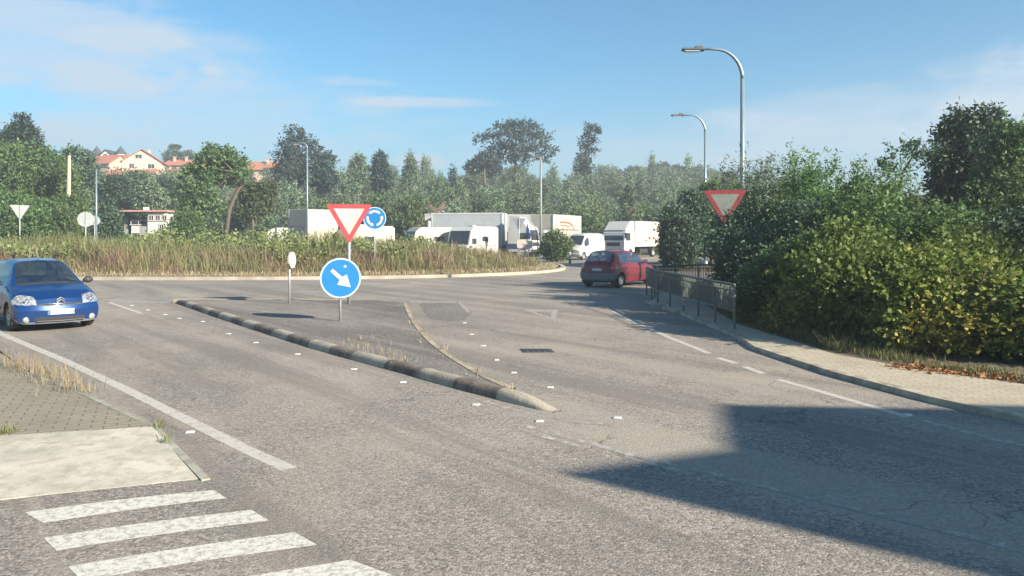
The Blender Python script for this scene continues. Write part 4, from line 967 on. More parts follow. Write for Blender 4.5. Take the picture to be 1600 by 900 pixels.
# turreted house behind
xt, _, _ = P3(176, 240, 232); rt = empty('turret_house', (xt, 232, topz(268, 232)), 0, 'white house with dark conical turrets behind the tiled houses', 'house')
zz = lambda py: topz(py, 232) - topz(268, 232); xx_ = lambda px: (px - 176) / FPX * 232
MB().box((0, 0, zz(248) / 2 - 1), (8.4, 8, zz(248) + 2)).add([(xx_(164), -4.05, zz(248)), (xx_(187), -4.05, zz(248)), (xx_(176), -4.05, zz(238)), (xx_(164), 4, zz(248)), (xx_(187), 4, zz(248)), (xx_(176), 4, zz(238))], [(0, 1, 2), (5, 4, 3), (0, 3, 4, 1), (1, 4, 5, 2), (2, 5, 3, 0)]).build('wall', WHITEW, rt)
MB().add([(xx_(160), -4.3, zz(247)), (xx_(176), -4.3, zz(235.5)), (xx_(192), -4.3, zz(247)), (xx_(160), 4.3, zz(247)), (xx_(176), 4.3, zz(235.5)), (xx_(192), 4.3, zz(247)), (xx_(160), -4.3, zz(249)), (xx_(176), -4.3, zz(237.5)), (xx_(192), -4.3, zz(249)), (xx_(160), 4.3, zz(249)), (xx_(176), 4.3, zz(237.5)), (xx_(192), 4.3, zz(249))],
         [(0, 1, 4, 3), (1, 2, 5, 4), (6, 9, 10, 7), (7, 10, 11, 8), (0, 6, 7, 1), (1, 7, 8, 2)]).build('roof', SLATE, rt)
for px, r_ in ((157, 1.3), (194, 1.35)):
    MB().lathe([(r_, -1), (r_, zz(241))], (xx_(px), -2, 0), n=14).build('turret', WHITEW, rt)
    MB().lathe([(r_ + .35, zz(241.5)), (r_ * .5, zz(234)), (.02, zz(229))], (xx_(px), -2, 0), n=14).build('turret_roof', SLATE, rt)
window(rt, (xx_(176), -4.12, zz(245)), 1.2, 1.0, 'y')
# greenish glazed gable house left of the turrets
xg, _, zg = P3(146, 236, 228)
gable_house('grey_roof_house', 'grey gabled house at the far left of the hill houses', (xg, 228, zg - 7.5), radians(0), 7, 8, 3.2, 7.2, WHITEW, SLATE, [(0, -4, 3, 1.6, 1.6, 'y')])
# terraces with red roofs
def terrace(name, label, pxa, pxb, pyr, pye, pyb, Y, wm, nwin, rz=0, dorm=0):
    xa, _, zr = P3(pxa, pyr, Y); xb = P3(pxb, pyr, Y)[0]; ze, zb = topz(pye, Y), topz(pyb, Y); w = xb - xa
    root = empty(name, ((xa + xb) / 2, Y, zb), rz, label, 'house'); d = 9
    MB().box((0, d / 2, (ze - zb) / 2 - 1.5), (w, d, ze - zb + 3)).build('wall', wm, root)
    hr, he = zr - zb, ze - zb
    rf = MB().add([(-w / 2 - .4, -.6, he - .1), (w / 2 + .4, -.6, he - .1), (w / 2 + .4, d / 2, hr), (-w / 2 - .4, d / 2, hr), (w / 2 + .4, d + .6, he - .1), (-w / 2 - .4, d + .6, he - .1)], [(0, 1, 2, 3), (3, 2, 4, 5), (0, 3, 5), (1, 4, 2), (0, 5, 4, 1)]).build('roof', TILE, root)
    for k in range(dorm):
        x = -w / 2 + w * (k + .5) / dorm; MB().box((x, d * .35, hr - .1), (.6, .6, 1.5)).box((x, d * .35, hr + .7), (.95, .95, .14)).build('chimney', PINK, rf)
    for k in range(nwin): window(root, (-w / 2 + w * (k + .5) / nwin, -.04, he * .5), 1.3, 1.1, 'y')
    return root
terrace('terraced_house', 'red roofed terrace between the gabled house and the leaning tree, upper row', 256, 312, 247, 258, 268, 222, PINK, 5, dorm=3)
terrace('terraced_house', 'lower pale building below the red roofed terrace', 258, 300, 262, 266, 274, 206, CREAMW, 4)
terrace('long_house', 'long red roofed house at the right end of the hill, left of the pine', 352, 432, 250, 265, 274, 200, PINK, 5, dorm=2)
# white single storey house
Yw = 92; root = empty('white_house', (P3(224, 0, Yw)[0], Yw, 0), 0, 'single storey white house with a flat red edged roof behind the roundabout', 'house'); s = Yw / FPX
zt = topz(331, Yw); xl, xr = (187 - 224) * s, (262 - 224) * s; xm = (235 - 224) * s
zg0 = hz(root.location.x, Yw) - .3
MB().box(((xm + xr) / 2, 1.8, (zt + zg0) / 2), (xr - xm, 5, zt - zg0)).box(((xl + xm) / 2 + .6, 2.6, (zt - .9 + zg0) / 2), (xm - xl - 1.3, 4.6, zt - .9 - zg0)).build('wall', WHITEW, root)
MB().box(((xl + .4), 3.5, (zt - .6 + zg0) / 2), (.5, 5.6, zt - .6 - zg0)).build('side_wall', GREYW, root)
rf = MB().box(((xl + xr) / 2, 2.0, zt + .08), (xr - xl + .7, 6.4, .2)).build('roof', mat('flat_roof_red', (.46, .25, .19), .9, .15, 1), root); MB().box((-.6, 2, zt + .4), (.5, .5, .5)).build('chimney', WHITEW, rf)
for wx in (.47, .74): pass
for k in range(3): window(root, (xm + .45 + k * .78, -.72, zt - .72), .56, .62, 'y')
window(root, (xr - .4, -.72, zt - 1.9), .5, .8, 'y'); window(root, ((xl + xm) / 2 + .3, .27, zt - 1.3), 1.8, .45, 'y')
MB().box((.3, -.74, zt - 2.6), (.8, .06, 1.7)).build('door', GREYW, root)
# pale shed left, white house behind the right hand trees
root = empty('pale_shed', (P3(135, 0, 96)[0], 96, 0), .1, 'small pale blue white building behind the left street lamp', 'building'); zt = topz(323, 96)
MB().box((0, 2, (zt - .9) / 2), (2.3, 4, zt - .9)).build('wall', mat('pale_blue_wall', (.55, .62, .64), .8, .1, 1), root)
MB().add([(-1.3, -.2, zt - .9), (1.3, -.2, zt - .9), (1.3, 4.2, zt), (-1.3, 4.2, zt), (-1.3, 4.2, zt - .9), (1.3, 4.2, zt - .9)], [(0, 1, 2, 3), (0, 3, 4), (1, 5, 2), (3, 2, 5, 4)]).build('roof', mat('blue_sheet', (.32, .42, .46), .5, .1, 1), root)
for k in range(2): MB().box((-.55 + k * 1.1, -.02, zt - 1.9), (.5, .06, 1.2)).build('window', GLASSD, root)
xw = P3(1452, 0, 70)[0]
gable_house('white_building', 'white building glimpsed through the gap in the right hand trees', (xw + 2.3, 72, 0), radians(8), 6.5, 8, topz(322, 72), topz(306, 72), WHITEW, SLATE, [(-1.8, -4, 3.0, .9, 1.1, 'y')], 'building', base=-.5)
# building whose shadow falls across the road, behind the camera to the right
BH = 7.0; k_ = BH / math.tan(SUN_EL); ox, oy = TO_SUN[0] * k_, TO_SUN[1] * k_
A_, B_, C__ = g(865, 738), g(1130, 702), g(1122, 632); D_ = (12.5, 8.35)
fp = [A_, B_, C__, D_, (16, 2.5), (10, -2.0), (g(1600, 903)[0] + .4, g(1600, 903)[1] - .3)]
# the long lower edge of the shadow runs along the sun's direction from A
fp = [(x + ox, y + oy) for x, y in [A_, B_, C__, (12.5, 8.25), (15, 1.0), (A_[0] + .8 * 6.2, A_[1] - .6 * 6.2 - .35)]]
root = empty('corner_building', (fp[0][0], fp[0][1], 0), 0, 'plain two storey rendered building on the corner beside the camera', 'building')
lp_ = [(x - fp[0][0], y - fp[0][1]) for x, y in fp]
MB().prism(lp_, -.1, BH).build('wall', CREAMW, root)
MB().prism([(x * .97 + .3, y * .97 - .1) for x, y in lp_], BH - .05, BH + .02).build('roof', TILE, root)
e0, e1 = lp_[2], lp_[3]
for k in range(4):
    for z in (1.6, 4.7):
        f = (k + .5) / 4; x, y = e0[0] + (e1[0] - e0[0]) * f, e0[1] + (e1[1] - e0[1]) * f; window(root, (x, y + .02, z), 1.1, 1.2, 'y')

# ================================================================ STREET FURNITURE
GALV = mat('galvanised', (.34, .36, .37), .5, .08, 3, metal=.35); SIGNBACK = mat('sign_back', (.36, .37, .37), .5, .1, 4, metal=.3)
S_RED = mat('sign_red', (.34, .035, .04), .5, .1, 5, dirt=(.24, .06, .06), dirt_amt=.5, dscale=4); S_WHITE = mat('sign_white', (.43, .40, .37), .45, .06, 3, dirt=(.33, .31, .27), dirt_amt=.5, dscale=4); S_BLUE = mat('sign_blue', (.002, .135, .36), .4, .05, 3); S_RIM = mat('sign_rim', (.34, .43, .50), .4, .05)
S_OLD = mat('sign_white_weathered', (.24, .26, .22), .6, .15, 6, dirt=(.22, .25, .20), dirt_amt=.8, dscale=5)
S_OLDRED = mat('sign_red_faded', (.30, .045, .05), .6, .15, 6)
CONCP = mat('pole_concrete', (.42, .39, .31), .9, .08, 2)
def rounded(poly, r, n=4):
    out = []; N = len(poly)
    for i in range(N):
        p = np.array(poly[i], float); a = np.array(poly[i - 1], float) - p; b = np.array(poly[(i + 1) % N], float) - p; a /= np.linalg.norm(a); b /= np.linalg.norm(b)
        for k in range(n + 1): t = k / n; out.append(tuple((p + a * r) * (1 - t) ** 2 + p * 2 * t * (1 - t) + (p + b * r) * t * t))
    return out
def flat(mb, poly2, y, th, c=(0, 0)):
    mb.plate([(x + c[0], y, z + c[1]) for x, z in poly2], th, (0, 1, 0)); return mb
def ring2(mb, outer, inner, y):
    n = len(outer); mb.add([(x, y, z) for x, z in outer] + [(x, y, z) for x, z in inner], [(i, (i + 1) % n, n + (i + 1) % n, n + i) for i in range(n)]); return mb
def tri_poly(side, r=.06): h = side * .866; return rounded([(-side / 2, 0), (side / 2, 0), (0, -h)], r * side)
def circ(r, n=40, c=(0, 0)): return [(c[0] + r * cos(2 * pi * k / n), c[1] + r * sin(2 * pi * k / n)) for k in range(n)]
def sign_yield(name, label, loc, rz, side, ztop, post, white=None, red=None, post_top=None, r=.035):
    root = empty(name, loc, rz, label, 'road sign'); white = white or S_WHITE; red = red or S_RED
    MB().tube([(0, .06, -.05), (0, .06, post_top or ztop - .05)], r, 10).build('post', post, root, True)
    P = [(x, z + ztop) for x, z in tri_poly(side)]; sc = .66; cz = ztop - side * .866 / 3
    I = [(x * sc, cz + (z + ztop - cz) * sc) for x, z in tri_poly(side, .02)]
    b = MB(); flat(b, P, 0, .03); pb = b.build('panel', SIGNBACK, root)
    f = MB(); ring2(f, P, I, -.018); f.build('red_border', red, root)
    w_ = MB(); w_.add([(x, -.018, z) for x, z in I], [tuple(range(len(I)))[::-1]]); w_.build('face', white, root)
    MB().box((0, .035, ztop - side * .2), (.12, .05, .05)).box((0, .035, ztop - side * .5), (.12, .05, .05)).build('clamp', GALV, root)
    return root
def face_cam(X, Y, off=0): return atan2(-X, Y) * 1.0 + off
def disc_sign(name, label, loc, rz, rad, zc, kind, r=.03):
    root = empty(name, loc, rz, label, 'road sign'); MB().tube([(0, .055, -.05), (0, .055, zc + rad * .6)], r, 10).build('post', GALV, root, True)
    b = MB(); flat(b, circ(rad, 48, (0, zc)), 0, .03); b.build('panel', SIGNBACK, root)
    ring2(MB(), circ(rad, 48, (0, zc)), circ(rad * .92, 48, (0, zc)), -.018).build('rim', S_RIM, root)
    f = MB(); f.add([(x, -.018, z) for x, z in circ(rad * .92, 48, (0, zc))], [tuple(range(48))[::-1]]); f.build('face', S_BLUE, root)
    MB().box((0, .035, zc - .1), (.12, .05, .05)).build('clamp', GALV, root)
    a = MB()
    if kind == 'arrow':
        # arrow pointing down to the right
        A = [(-.075, .62), (.075, .62), (.075, -.12), (.27, -.12), (0, -.66), (-.27, -.12), (-.075, -.12)]
        A = [(-.09, .60), (.09, .60), (.10, -.02), (.34, -.10), (0, -.68), (-.34, -.10), (-.10, -.02)]
        q = radians(47); A = [((x * cos(q) - z * sin(q)) * rad, (x * sin(q) + z * cos(q)) * rad + zc) for x, z in A]
        a.add([(x, -.022, z) for x, z in A], [(0, 1, 2, 6), (2, 3, 4), (6, 2, 4), (6, 4, 5)])
    else:
        for j in range(3):
            a0 = radians(90 + 120 * j - 46); a1 = a0 + radians(78); N = 10
            o = [(cos(a0 + (a1 - a0) * k / N), sin(a0 + (a1 - a0) * k / N)) for k in range(N + 1)]
            V = [(x * rad * .72, -.022, z * rad * .72 + zc) for x, z in o] + [(x * rad * .52, -.022, z * rad * .52 + zc) for x, z in o]
            a.add(V, [(k, k + 1, N + 2 + k, N + 1 + k) for k in range(N)])
            # arrow head at the clockwise... counter-clockwise travelling end
            e = a1; ux, uz = cos(e), sin(e); tx, tz = -sin(e), cos(e)
            H = [(ux * .80, uz * .80), (ux * .44, uz * .44), (ux * .62 + tx * .24, uz * .62 + tz * .24)]
            a.add([(x * rad, -.022, z * rad + zc) for x, z in H], [(0, 1, 2)])
    a.build('arrow_symbol', S_WHITE, root)
    if kind == 'arrow': MB().add([(.10 + .035 * cos(t_ * .785), -.021, zc + .26 + .03 * sin(t_ * .785)) for t_ in range(8)], [tuple(range(8))[::-1]]).build('sticker', S_RIM, root)
    return root
x, y = g(532, 502, .1); 
disc_sign('keep_right_sign', 'blue round sign with a white arrow pointing down right, on the traffic island', (x, y, .1), face_cam(x, y, .10), .45, topz(434.5, y) - .1, 'arrow')
x, y = g(545.5, 475, .1)
sign_yield('give_way_sign', 'large red and white give way triangle on the traffic island', (x, y, .1), face_cam(x, y, .05), 1.28, topz(319, y) - .1, GALV, r=.045)
y = 38.0; x = (585.5 - 800) / FPX * y
disc_sign('roundabout_sign', 'blue round sign with three circling white arrows in the roundabout grass', (x, y, .25), face_cam(x, y), .56, topz(341, y) - .25, 'ring', r=.04)
x, y = at(1133, 23.4)
sign_yield('give_way_sign', 'weathered give way sign half hidden by the bank of shrubs', (x, y, .1), face_cam(x, y, -.05), 1.28, topz(297, y) - .1, GALV, S_OLD, S_OLDRED)
# signs seen from behind
def back_sign(name, label, px, Y, pyt, shape, size, post=None):
    x = (px - 800) / FPX * Y; root = empty(name, (x, Y, 0), face_cam(x, Y), label, 'road sign'); zt = topz(pyt, Y)
    MB().tube([(0, -.06, -.05), (0, -.06, zt - .05)], .04, 8).build('post', GALV, root, True)
    b = MB()
    if shape == 'tri': flat(b, [(x_, z + zt) for x_, z in tri_poly(size)], 0, .03)
    else: flat(b, circ(size / 2, 32, (0, zt - size / 2)), 0, .03)
    b.build('panel', mat('sign_back_' + ('pale' if post else 'dark'), (.26, .28, .28) if post else (.20, .23, .25), .5, .1, 4, metal=.2), root)
    return root
back_sign('sign_seen_from_behind', 'pale triangular sign seen from behind at the far left', 31, 58, 320.5, 'tri', 1.3, 1)
back_sign('sign_seen_from_behind', 'grey triangular sign seen from behind in front of the lorries', 811, 66, 341, 'tri', 1.22, None)
back_sign('sign_seen_from_behind', 'pale round sign seen from behind beside the left street lamp', 134, 56, 331, 'disc', 1.1, 1)
back_sign('sign_seen_from_behind', 'smaller round sign peeping out behind the left street lamp', 148, 59, 337, 'disc', .75, 1)
# edge-on small white sign on the island
x, y = g(455, 475, .1); root = empty('small_sign', (x, y, .1), radians(82), 'small white eight sided sign seen nearly edge on, on the island', 'road sign'); zt = topz(394, y) - .1
MB().tube([(0, .05, -.05), (0, .05, zt)], .03, 8).build('post', GALV, root, True)
o8 = [(.24 * cos(pi / 8 + k * pi / 4), zt - .22 + .24 * sin(pi / 8 + k * pi / 4)) for k in range(8)]
flat(MB(), o8, -.02, .05).build('panel', S_WHITE, root)
# white notice board on two posts
Y = 61; x = (820 - 800) / FPX * Y; root = empty('notice_board', (x, Y, 0), 0, 'white board on two posts in front of the lorry cab', 'board'); s = Y / FPX
flat(MB(), rounded([(-.62, topz(388, Y)), (.62, topz(388, Y)), (.62, topz(374, Y)), (-.62, topz(374, Y))], .2), 0, .05).build('panel', S_WHITE, root)
MB().add([(-.45, -.03, topz(383, Y)), (.15, -.03, topz(383, Y)), (.15, -.03, topz(380.5, Y)), (-.45, -.03, topz(380.5, Y))], [(0, 1, 2, 3)]).build('red_band', mat('board_pink', (.62, .30, .25), .6, .1, 5), root)
for sx in (-.5, .32): MB().tube([(sx, .06, -.05), (sx, .06, topz(376, Y))], .04, 8).build('post', GALV, root, True)
# small bollard
for px, py in ((890.5, 412),):
    x, y = g(px, py); root = empty('bollard', (x, y, 0), 0, 'short white topped bollard at the end of the roundabout kerb', 'bollard')
    MB().lathe([(.09, 0), (.09, .35), (.001, .35)], (0, 0, 0), n=12).build('base', IRON, root, True); MB().lathe([(.085, .35), (.085, .78), (.05, .84), (.001, .85)], (0, 0, 0), n=12).build('top', S_WHITE, root, True)

LAMPM = mat('lamp_grey', (.20, .26, .30), .4, .05, 2, metal=.3); HEADM = mat('lamp_head', (.07, .08, .09), .5, .1, 5); LENS = mat('lamp_lens', (.55, .58, .58), .3, .05)
def street_lamp(label, px, Y, py_top, arm_px, z0=0.0, flip=-1, r=.085, pm=None):
    x = (px - 800) / FPX * Y; H = topz(py_top, Y) - z0; s = Y / FPX; arm = arm_px * s; R = arm * .72
    root = empty('street_lamp', (x, Y, z0), 0, label, 'street lamp')
    MB().tube([(0, 0, -.05), (0, 0, H - R)], [r, r * .75], 12).lathe([(r * 1.8, 0), (r * 1.8, .25), (r, .35)], (0, 0, 0), n=12).build('pole', pm or LAMPM, root, True)
    pts = [(flip * R * .92 * (1 - cos(a)), 0, H - R + R * sin(a)) for a in [radians(9 * k) for k in range(11)]]
    pts.append((flip * arm, 0, H + .02)); MB().tube(pts, [r * .75 - (r * .3) * k / 11 for k in range(12)], 10).build('arm', pm or LAMPM, root, True)
    hx = flip * (arm + .30); hd = MB().box((hx, 0, H - .01), (.85, .30, .10), 0, .05).box((flip * (arm + .08), 0, H + .05), (.34, .22, .13), 0, .05).build('lamp_head', HEADM, root)
    MB().box((hx + flip * .05, 0, H - .075), (.55, .22, .03)).build('lens', LENS, hd)
    return root
street_lamp('tallest street lamp with curved arm rising from the right hand shrubs', 1160, 28.5, 77, 64, .1, r=.10)
street_lamp('second street lamp with curved arm, beside the weathered give way sign', 1102, 50, 180, 36, .1, r=.10)
street_lamp('white street lamp post beside the pine, arm pointing left', 480, 64, 224, 10, 0, r=.085)
street_lamp('straight grey lamp post between the cream and grey lorries', 845, 72, 246, 6, 0, r=.13, pm=mat('lamp_greenish', (.20, .23, .21), .6, .08, 2))
street_lamp('grey street lamp post in front of the pale round sign', 150.5, 57, 262, 6, 0, r=.075, flip=1)
zt_ = hz((303 - 800) / FPX * 180, 180)
street_lamp('small distant street lamp with curved arm among the hill houses', 303, 180, 236, 12, zt_, r=.10)
# utility poles
x, y = at(107.5, 74); root = empty('utility_pole', (x, y, 0), 0, 'thick pale concrete utility pole in front of the left trees', 'utility pole')
MB().tube([(-.12, 0, -.1), (.05, 0, topz(243, y))], [.24, .15], 10).build('pole', CONCP, root); MB().box((0.05, 0, topz(247, y)), (.7, .1, .1)).build('crossarm', IRON, root)
x, y = at(121, 84); root = empty('utility_pole', (x, y, 0), 0, 'short pale post between the concrete pole and the street lamp', 'utility pole'); MB().tube([(0, 0, -.1), (0, 0, topz(304, y))], [.12, .09], 8).build('pole', CONCP, root); MB().box((0, 0, topz(305, y)), (.3, .3, .12)).build('cap', CONCP, root)

# ---------------------------------------------------------------- railings
RAILM = mat('railing_paint_shaded', (.10, .125, .11), .5, .12, 3, dirt=(.12, .10, .07), dirt_amt=.4)  # paint darkened to carry the shade the railing stands in
def railing(name, label, pts, npan, H=.98, zb=.07, low=.36, pitch=.075):
    root = empty(name, (pts[0][0], pts[0][1], zb), 0, label, 'railing'); O = np.array(pts[0]); P = [np.array(p) - O for p in dense(pts, 0.01)]
    tot_ = len(P) - 1; idx = [int(round(tot_ * k / npan)) for k in range(npan + 1)]
    MB().tube([(P[i][0], P[i][1], H) for i in idx], .028, 8).build('top_rail', RAILM, root, True)
    MB().tube([(P[i][0], P[i][1], low) for i in idx], .018, 8).build('bottom_rail', RAILM, root, True)
    MB().tube([(P[i][0], P[i][1], H - .13) for i in idx], .014, 6).build('middle_rail', RAILM, root, True)
    for i in idx: MB().box((P[i][0], P[i][1], H / 2 - .02), (.05, .05, H - .02), 0, .008).build('post', RAILM, root)
    for a, b in zip(idx[:-1], idx[1:]):
        m_ = MB(); L_ = np.linalg.norm(P[b] - P[a]); nb = int(L_ / pitch)
        for k in range(1, nb): q = P[a] + (P[b] - P[a]) * k / nb; m_.box((q[0], q[1], (H + low) / 2), (.024, .03, H - low - .03))
        m_.build('bar_panel', RAILM, root)
    return root
railing('metal_railing', 'grey green metal railing with vertical bars along the near pavement', [(4.62, 15.95), (4.52, 18.0), (4.42, 20), (4.25, 22.5), (4.38, 25.0)], 7, .92)
railing('metal_railing', 'farther metal railing turning the corner in front of the dark bushes', [(4.75, 25.6), (6.0, 26.75), (7.6, 27.7)], 3, .92)

# ================================================================ VEHICLES
GLASS = bpy.data.materials.new('car_glass'); GLASS.use_nodes = True
b = NB(GLASS.node_tree); T = GLASS.node_tree; T.nodes.clear()
tr = b.n('ShaderNodeBsdfTransparent'); tr.inputs[0].default_value = (.42, .47, .48, 1); gl = b.n('ShaderNodeBsdfGlossy'); gl.inputs['Roughness'].default_value = .03; gl.inputs[0].default_value = (1, 1, 1, 1)
fr = b.n('ShaderNodeFresnel'); fr.inputs[0].default_value = 1.55; mx = b.n('ShaderNodeMixShader'); T.links.new(b.m('ADD', b.m('MULTIPLY', fr.outputs[0], .32), .01), mx.inputs[0]); T.links.new(tr.outputs[0], mx.inputs[1]); T.links.new(gl.outputs[0], mx.inputs[2])
o = b.n('ShaderNodeOutputMaterial'); T.links.new(mx.outputs[0], o.inputs[0])
BLUE = mat('car_blue', (.002, .037, .155), .3, .04, 2, metal=.35, coat=.8, dirt=(.015, .045, .15), dirt_amt=.25)
RED = mat('car_red', (.125, .010, .018), .4, .06, 2, coat=.35, dirt=(.15, .03, .04), dirt_amt=.3)
WHITEP = mat('van_white', (.47, .47, .45), .35, .04, 1.5, coat=.4, dirt=(.44, .43, .40), dirt_amt=.25)
CREAMP = mat('lorry_cream', (.45, .41, .335), .5, .05, 1.5, dirt=(.43, .38, .31), dirt_amt=.3)
GREYB = mat('lorry_grey', (.33, .355, .38), .5, .05, 1.2, dirt=(.26, .275, .29), dirt_amt=.4)
DARKP = mat('car_dark', (.012, .018, .03), .45, .1, 2, coat=.1)
PLASTIC = mat('black_plastic', (.028, .029, .032), .6, .15, 10); PLGREY = mat('grey_plastic', (.115, .12, .13), .6, .1, 6, dirt=(.19, .18, .17), dirt_amt=.4)
TYRE = mat('tyre', (.022, .021, .021), .85, .15, 12, dirt=(.09, .08, .07), dirt_amt=.3); RIM = mat('rim', (.50, .51, .52), .4, .1, 10, metal=.6)
LAMPG = mat('headlamp', (.42, .43, .44), .2, .5, 18, metal=.5, coat=1); REDL = mat('tail_lamp', (.55, .02, .03), .2, .1, 10, coat=1); CHROME = mat('chrome', (.75, .76, .78), .15, .03, metal=1.0)
SEAT = mat('seat_fabric', (.035, .035, .04), .9, .1, 8); PLATE = mat('plate_white', (.50, .51, .50), .5, .03); PLTXT = mat('plate_text', (.03, .03, .035), .6)
ORANGE = mat('indicator', (.75, .28, .05), .3, .05)

def hermite(xs, ys, x):
    """monotone cubic through the control values"""
    xs, ys = np.array(xs, float), np.array(ys, float); d = np.diff(ys) / np.diff(xs); m_ = np.zeros(len(xs)); m_[0], m_[-1] = d[0], d[-1]
    for i in range(1, len(xs) - 1):
        m_[i] = 0 if d[i - 1] * d[i] <= 0 else 2 * d[i - 1] * d[i] / (d[i - 1] + d[i])
    k = np.clip(np.searchsorted(xs, x) - 1, 0, len(xs) - 2); h = xs[k + 1] - xs[k]; t = (x - xs[k]) / h
    return ys[k] * (2 * t ** 3 - 3 * t ** 2 + 1) + h * m_[k] * (t ** 3 - 2 * t ** 2 + t) + ys[k + 1] * (-2 * t ** 3 + 3 * t ** 2) + h * m_[k + 1] * (t ** 3 - t ** 2)

def car(name, label, loc, rz, spec, paint, cat='car', group=None):
    """body skinned through cross sections; x runs from the front (0) back to -L; every panel, pane and lamp is cut from that skin"""
    root = empty(name, loc, rz, label, cat, group); L = spec['L']; Wd = spec['W'] / 2
    st = spec['st']  # s, bottom z, half width factor, belt z, belt half width, top z (hood or roof), top half width
    S0 = [r[0] for r in st]; du = spec.get('du', .022); s = np.arange(0, L + 1e-6, L / round(L / du))
    col = lambda i: np.interp(s, S0, [r[i] for r in st])
    def sm(a, w_=3):
        k = np.ones(2 * w_ + 1) / (2 * w_ + 1); return np.convolve(np.pad(a, w_, mode='edge'), k, 'valid')
    zb, wf, zbelt, wbelt, ztop, wtop = [sm(hermite(S0, [r[i] for r in st], s) if i in (1, 2) else col(i), spec.get('sm', 3)) for i in (1, 2, 3, 4, 5, 6)]
    wid = Wd * wf
    v_ctrl = [0, .18, .24, .34, .52, .60, .80, .88, 1.0]
    def ring(i):
        w_, zb_, bz, bw, tz, tw = wid[i], zb[i], zbelt[i], Wd * wbelt[i], ztop[i], Wd * wtop[i]; mid = zb_ + (bz - zb_) * .5
        ys = [0, w_ * .86, w_ * .965, w_, w_ * .99, bw, tw, tw * .78, 0]; zs = [zb_, zb_, zb_ + .07, mid, zb_ + (bz - zb_) * .85, bz, tz - (tz - bz) * .10 - .012, tz - .004, tz + .035 * (tw)]
        return ys, zs
    v = np.linspace(0, 1, spec.get('nv', 66)); Y = np.zeros((len(s), len(v))); Z = np.zeros_like(Y)
    for i in range(len(s)):
        ys, zs = ring(i); Y[i] = np.interp(v, v_ctrl, ys); Z[i] = np.interp(v, v_ctrl, zs)
    for _ in range(2):
        Y[:, 1:-1] = (Y[:, :-2] + 2 * Y[:, 1:-1] + Y[:, 2:]) / 4; Z[:, 1:-1] = (Z[:, :-2] + 2 * Z[:, 1:-1] + Z[:, 2:]) / 4
    Vs = []; Fs = []; tagf = []
    # X bulge of the two ends is applied near both ends
    fb, rb = spec.get('fbulge', .12), spec.get('rbulge', .07)
    def X(si, y):
        q = np.clip(np.abs(y) / Wd, 0, 1) ** 2.4
        return -(si + fb * q * np.clip(1 - si / .7, 0, 1) - rb * q * np.clip(1 - (L - si) / .7, 0, 1))
    # tumble of nose: lower bumper sticks out, handled by 'nose' offsets over z
    nose = spec.get('nose', [(0, 0), (2, 0)]); tail = spec.get('tail', [(0, 0), (3, 0)])
    def shift(x, si, z):
        a = np.interp(z, [p[0] for p in nose], [p[1] for p in nose]) * np.clip(1 - si / .45, 0, 1)
        c_ = np.interp(z, [p[0] for p in tail], [p[1] for p in tail]) * np.clip(1 - (L - si) / .45, 0, 1)
        return x - a + c_
    SS = np.repeat(s[:, None], len(v), 1)
    XX_ = shift(X(SS, Y), SS, Z); nv = len(v); ns = len(s)
    verts = []; quads = []; info = []
    for sgn in (1, -1):
        base = len(verts) ; base = sum(len(a) for a in verts)
        verts.append(np.stack([XX_.ravel(), sgn * Y.ravel(), Z.ravel()], 1))
        a = (np.arange(ns - 1)[:, None] * nv + np.arange(nv - 1)[None, :]).ravel()
        q = np.stack([a, a + 1, a + nv + 1, a + nv], 1) if sgn > 0 else np.stack([a, a + nv, a + nv + 1, a + 1], 1)
        quads.append(q + base)
        cs = ((s[:-1] + s[1:]) / 2)[:, None].repeat(nv - 1, 1).ravel(); cv = ((v[:-1] + v[1:]) / 2)[None, :].repeat(ns - 1, 0).ravel()
        info.append(np.stack([cs, cv, np.zeros_like(cs) + 0, np.zeros_like(cs) + sgn], 1))
    # end caps
    M_ = 60; uu = np.linspace(-1, 1, M_ + 1)
    for e, i in ((1, 0), (2, ns - 1)):
        base = sum(len(a) for a in verts); yy = Y[i]; zz_ = Z[i]
        k0 = 0; Yc = uu[None, :] * yy[:, None]; Zc = np.repeat(zz_[:, None], M_ + 1, 1)
        # keep the crown of the edges
        Zc = Zc.copy(); Sc = np.full_like(Yc, s[i]); Xc = shift(X(Sc, Yc), Sc, Zc)
        top = ztop[i] + .035 * wtop[i] * Wd; 
        verts.append(np.stack([Xc.ravel(), Yc.ravel(), Zc.ravel()], 1)); a = (np.arange(nv - 1)[:, None] * (M_ + 1) + np.arange(M_)[None, :]).ravel()
        q = np.stack([a, a + 1, a + M_ + 2, a + M_ + 1], 1) if e == 2 else np.stack([a, a + M_ + 1, a + M_ + 2, a + 1], 1)
        quads.append(q + base); info.append(np.stack([np.full(len(a), s[i]), np.zeros(len(a)), np.full(len(a), e), np.zeros(len(a))], 1))
    V = np.concatenate(verts); Q = np.concatenate(quads); I = np.concatenate(info); ctr = V[Q].mean(1)
    cs, cv, ce, csg = I.T; cx, cy, cz = ctr.T; side = (ce == 0)
    env = dict(s=cs, v=cv, e=ce, sg=csg, x=cx, y=cy, z=cz, ay=np.abs(cy), side=side, belt=np.interp(cs, s, zbelt), top=np.interp(cs, s, ztop))
    class E: pass
    E_ = E(); E_.__dict__.update(env)
    owner = np.zeros(len(Q), int); plist = spec['parts'](E_); names = [('body', paint)]
    wr = spec['wr']
    for i_, (nm, m_, mask, par) in enumerate(plist): owner[mask] = i_ + 1; names.append((nm, m_))
    hole = np.zeros(len(Q), bool)
    for wx in spec['wheels']: hole |= side & ((cs - wx) ** 2 + (cz - wr) ** 2 < (wr + .045) ** 2) & (np.abs(cy) > Wd * .55) & (cv > .02)
    owner[hole] = -1
    made = {}
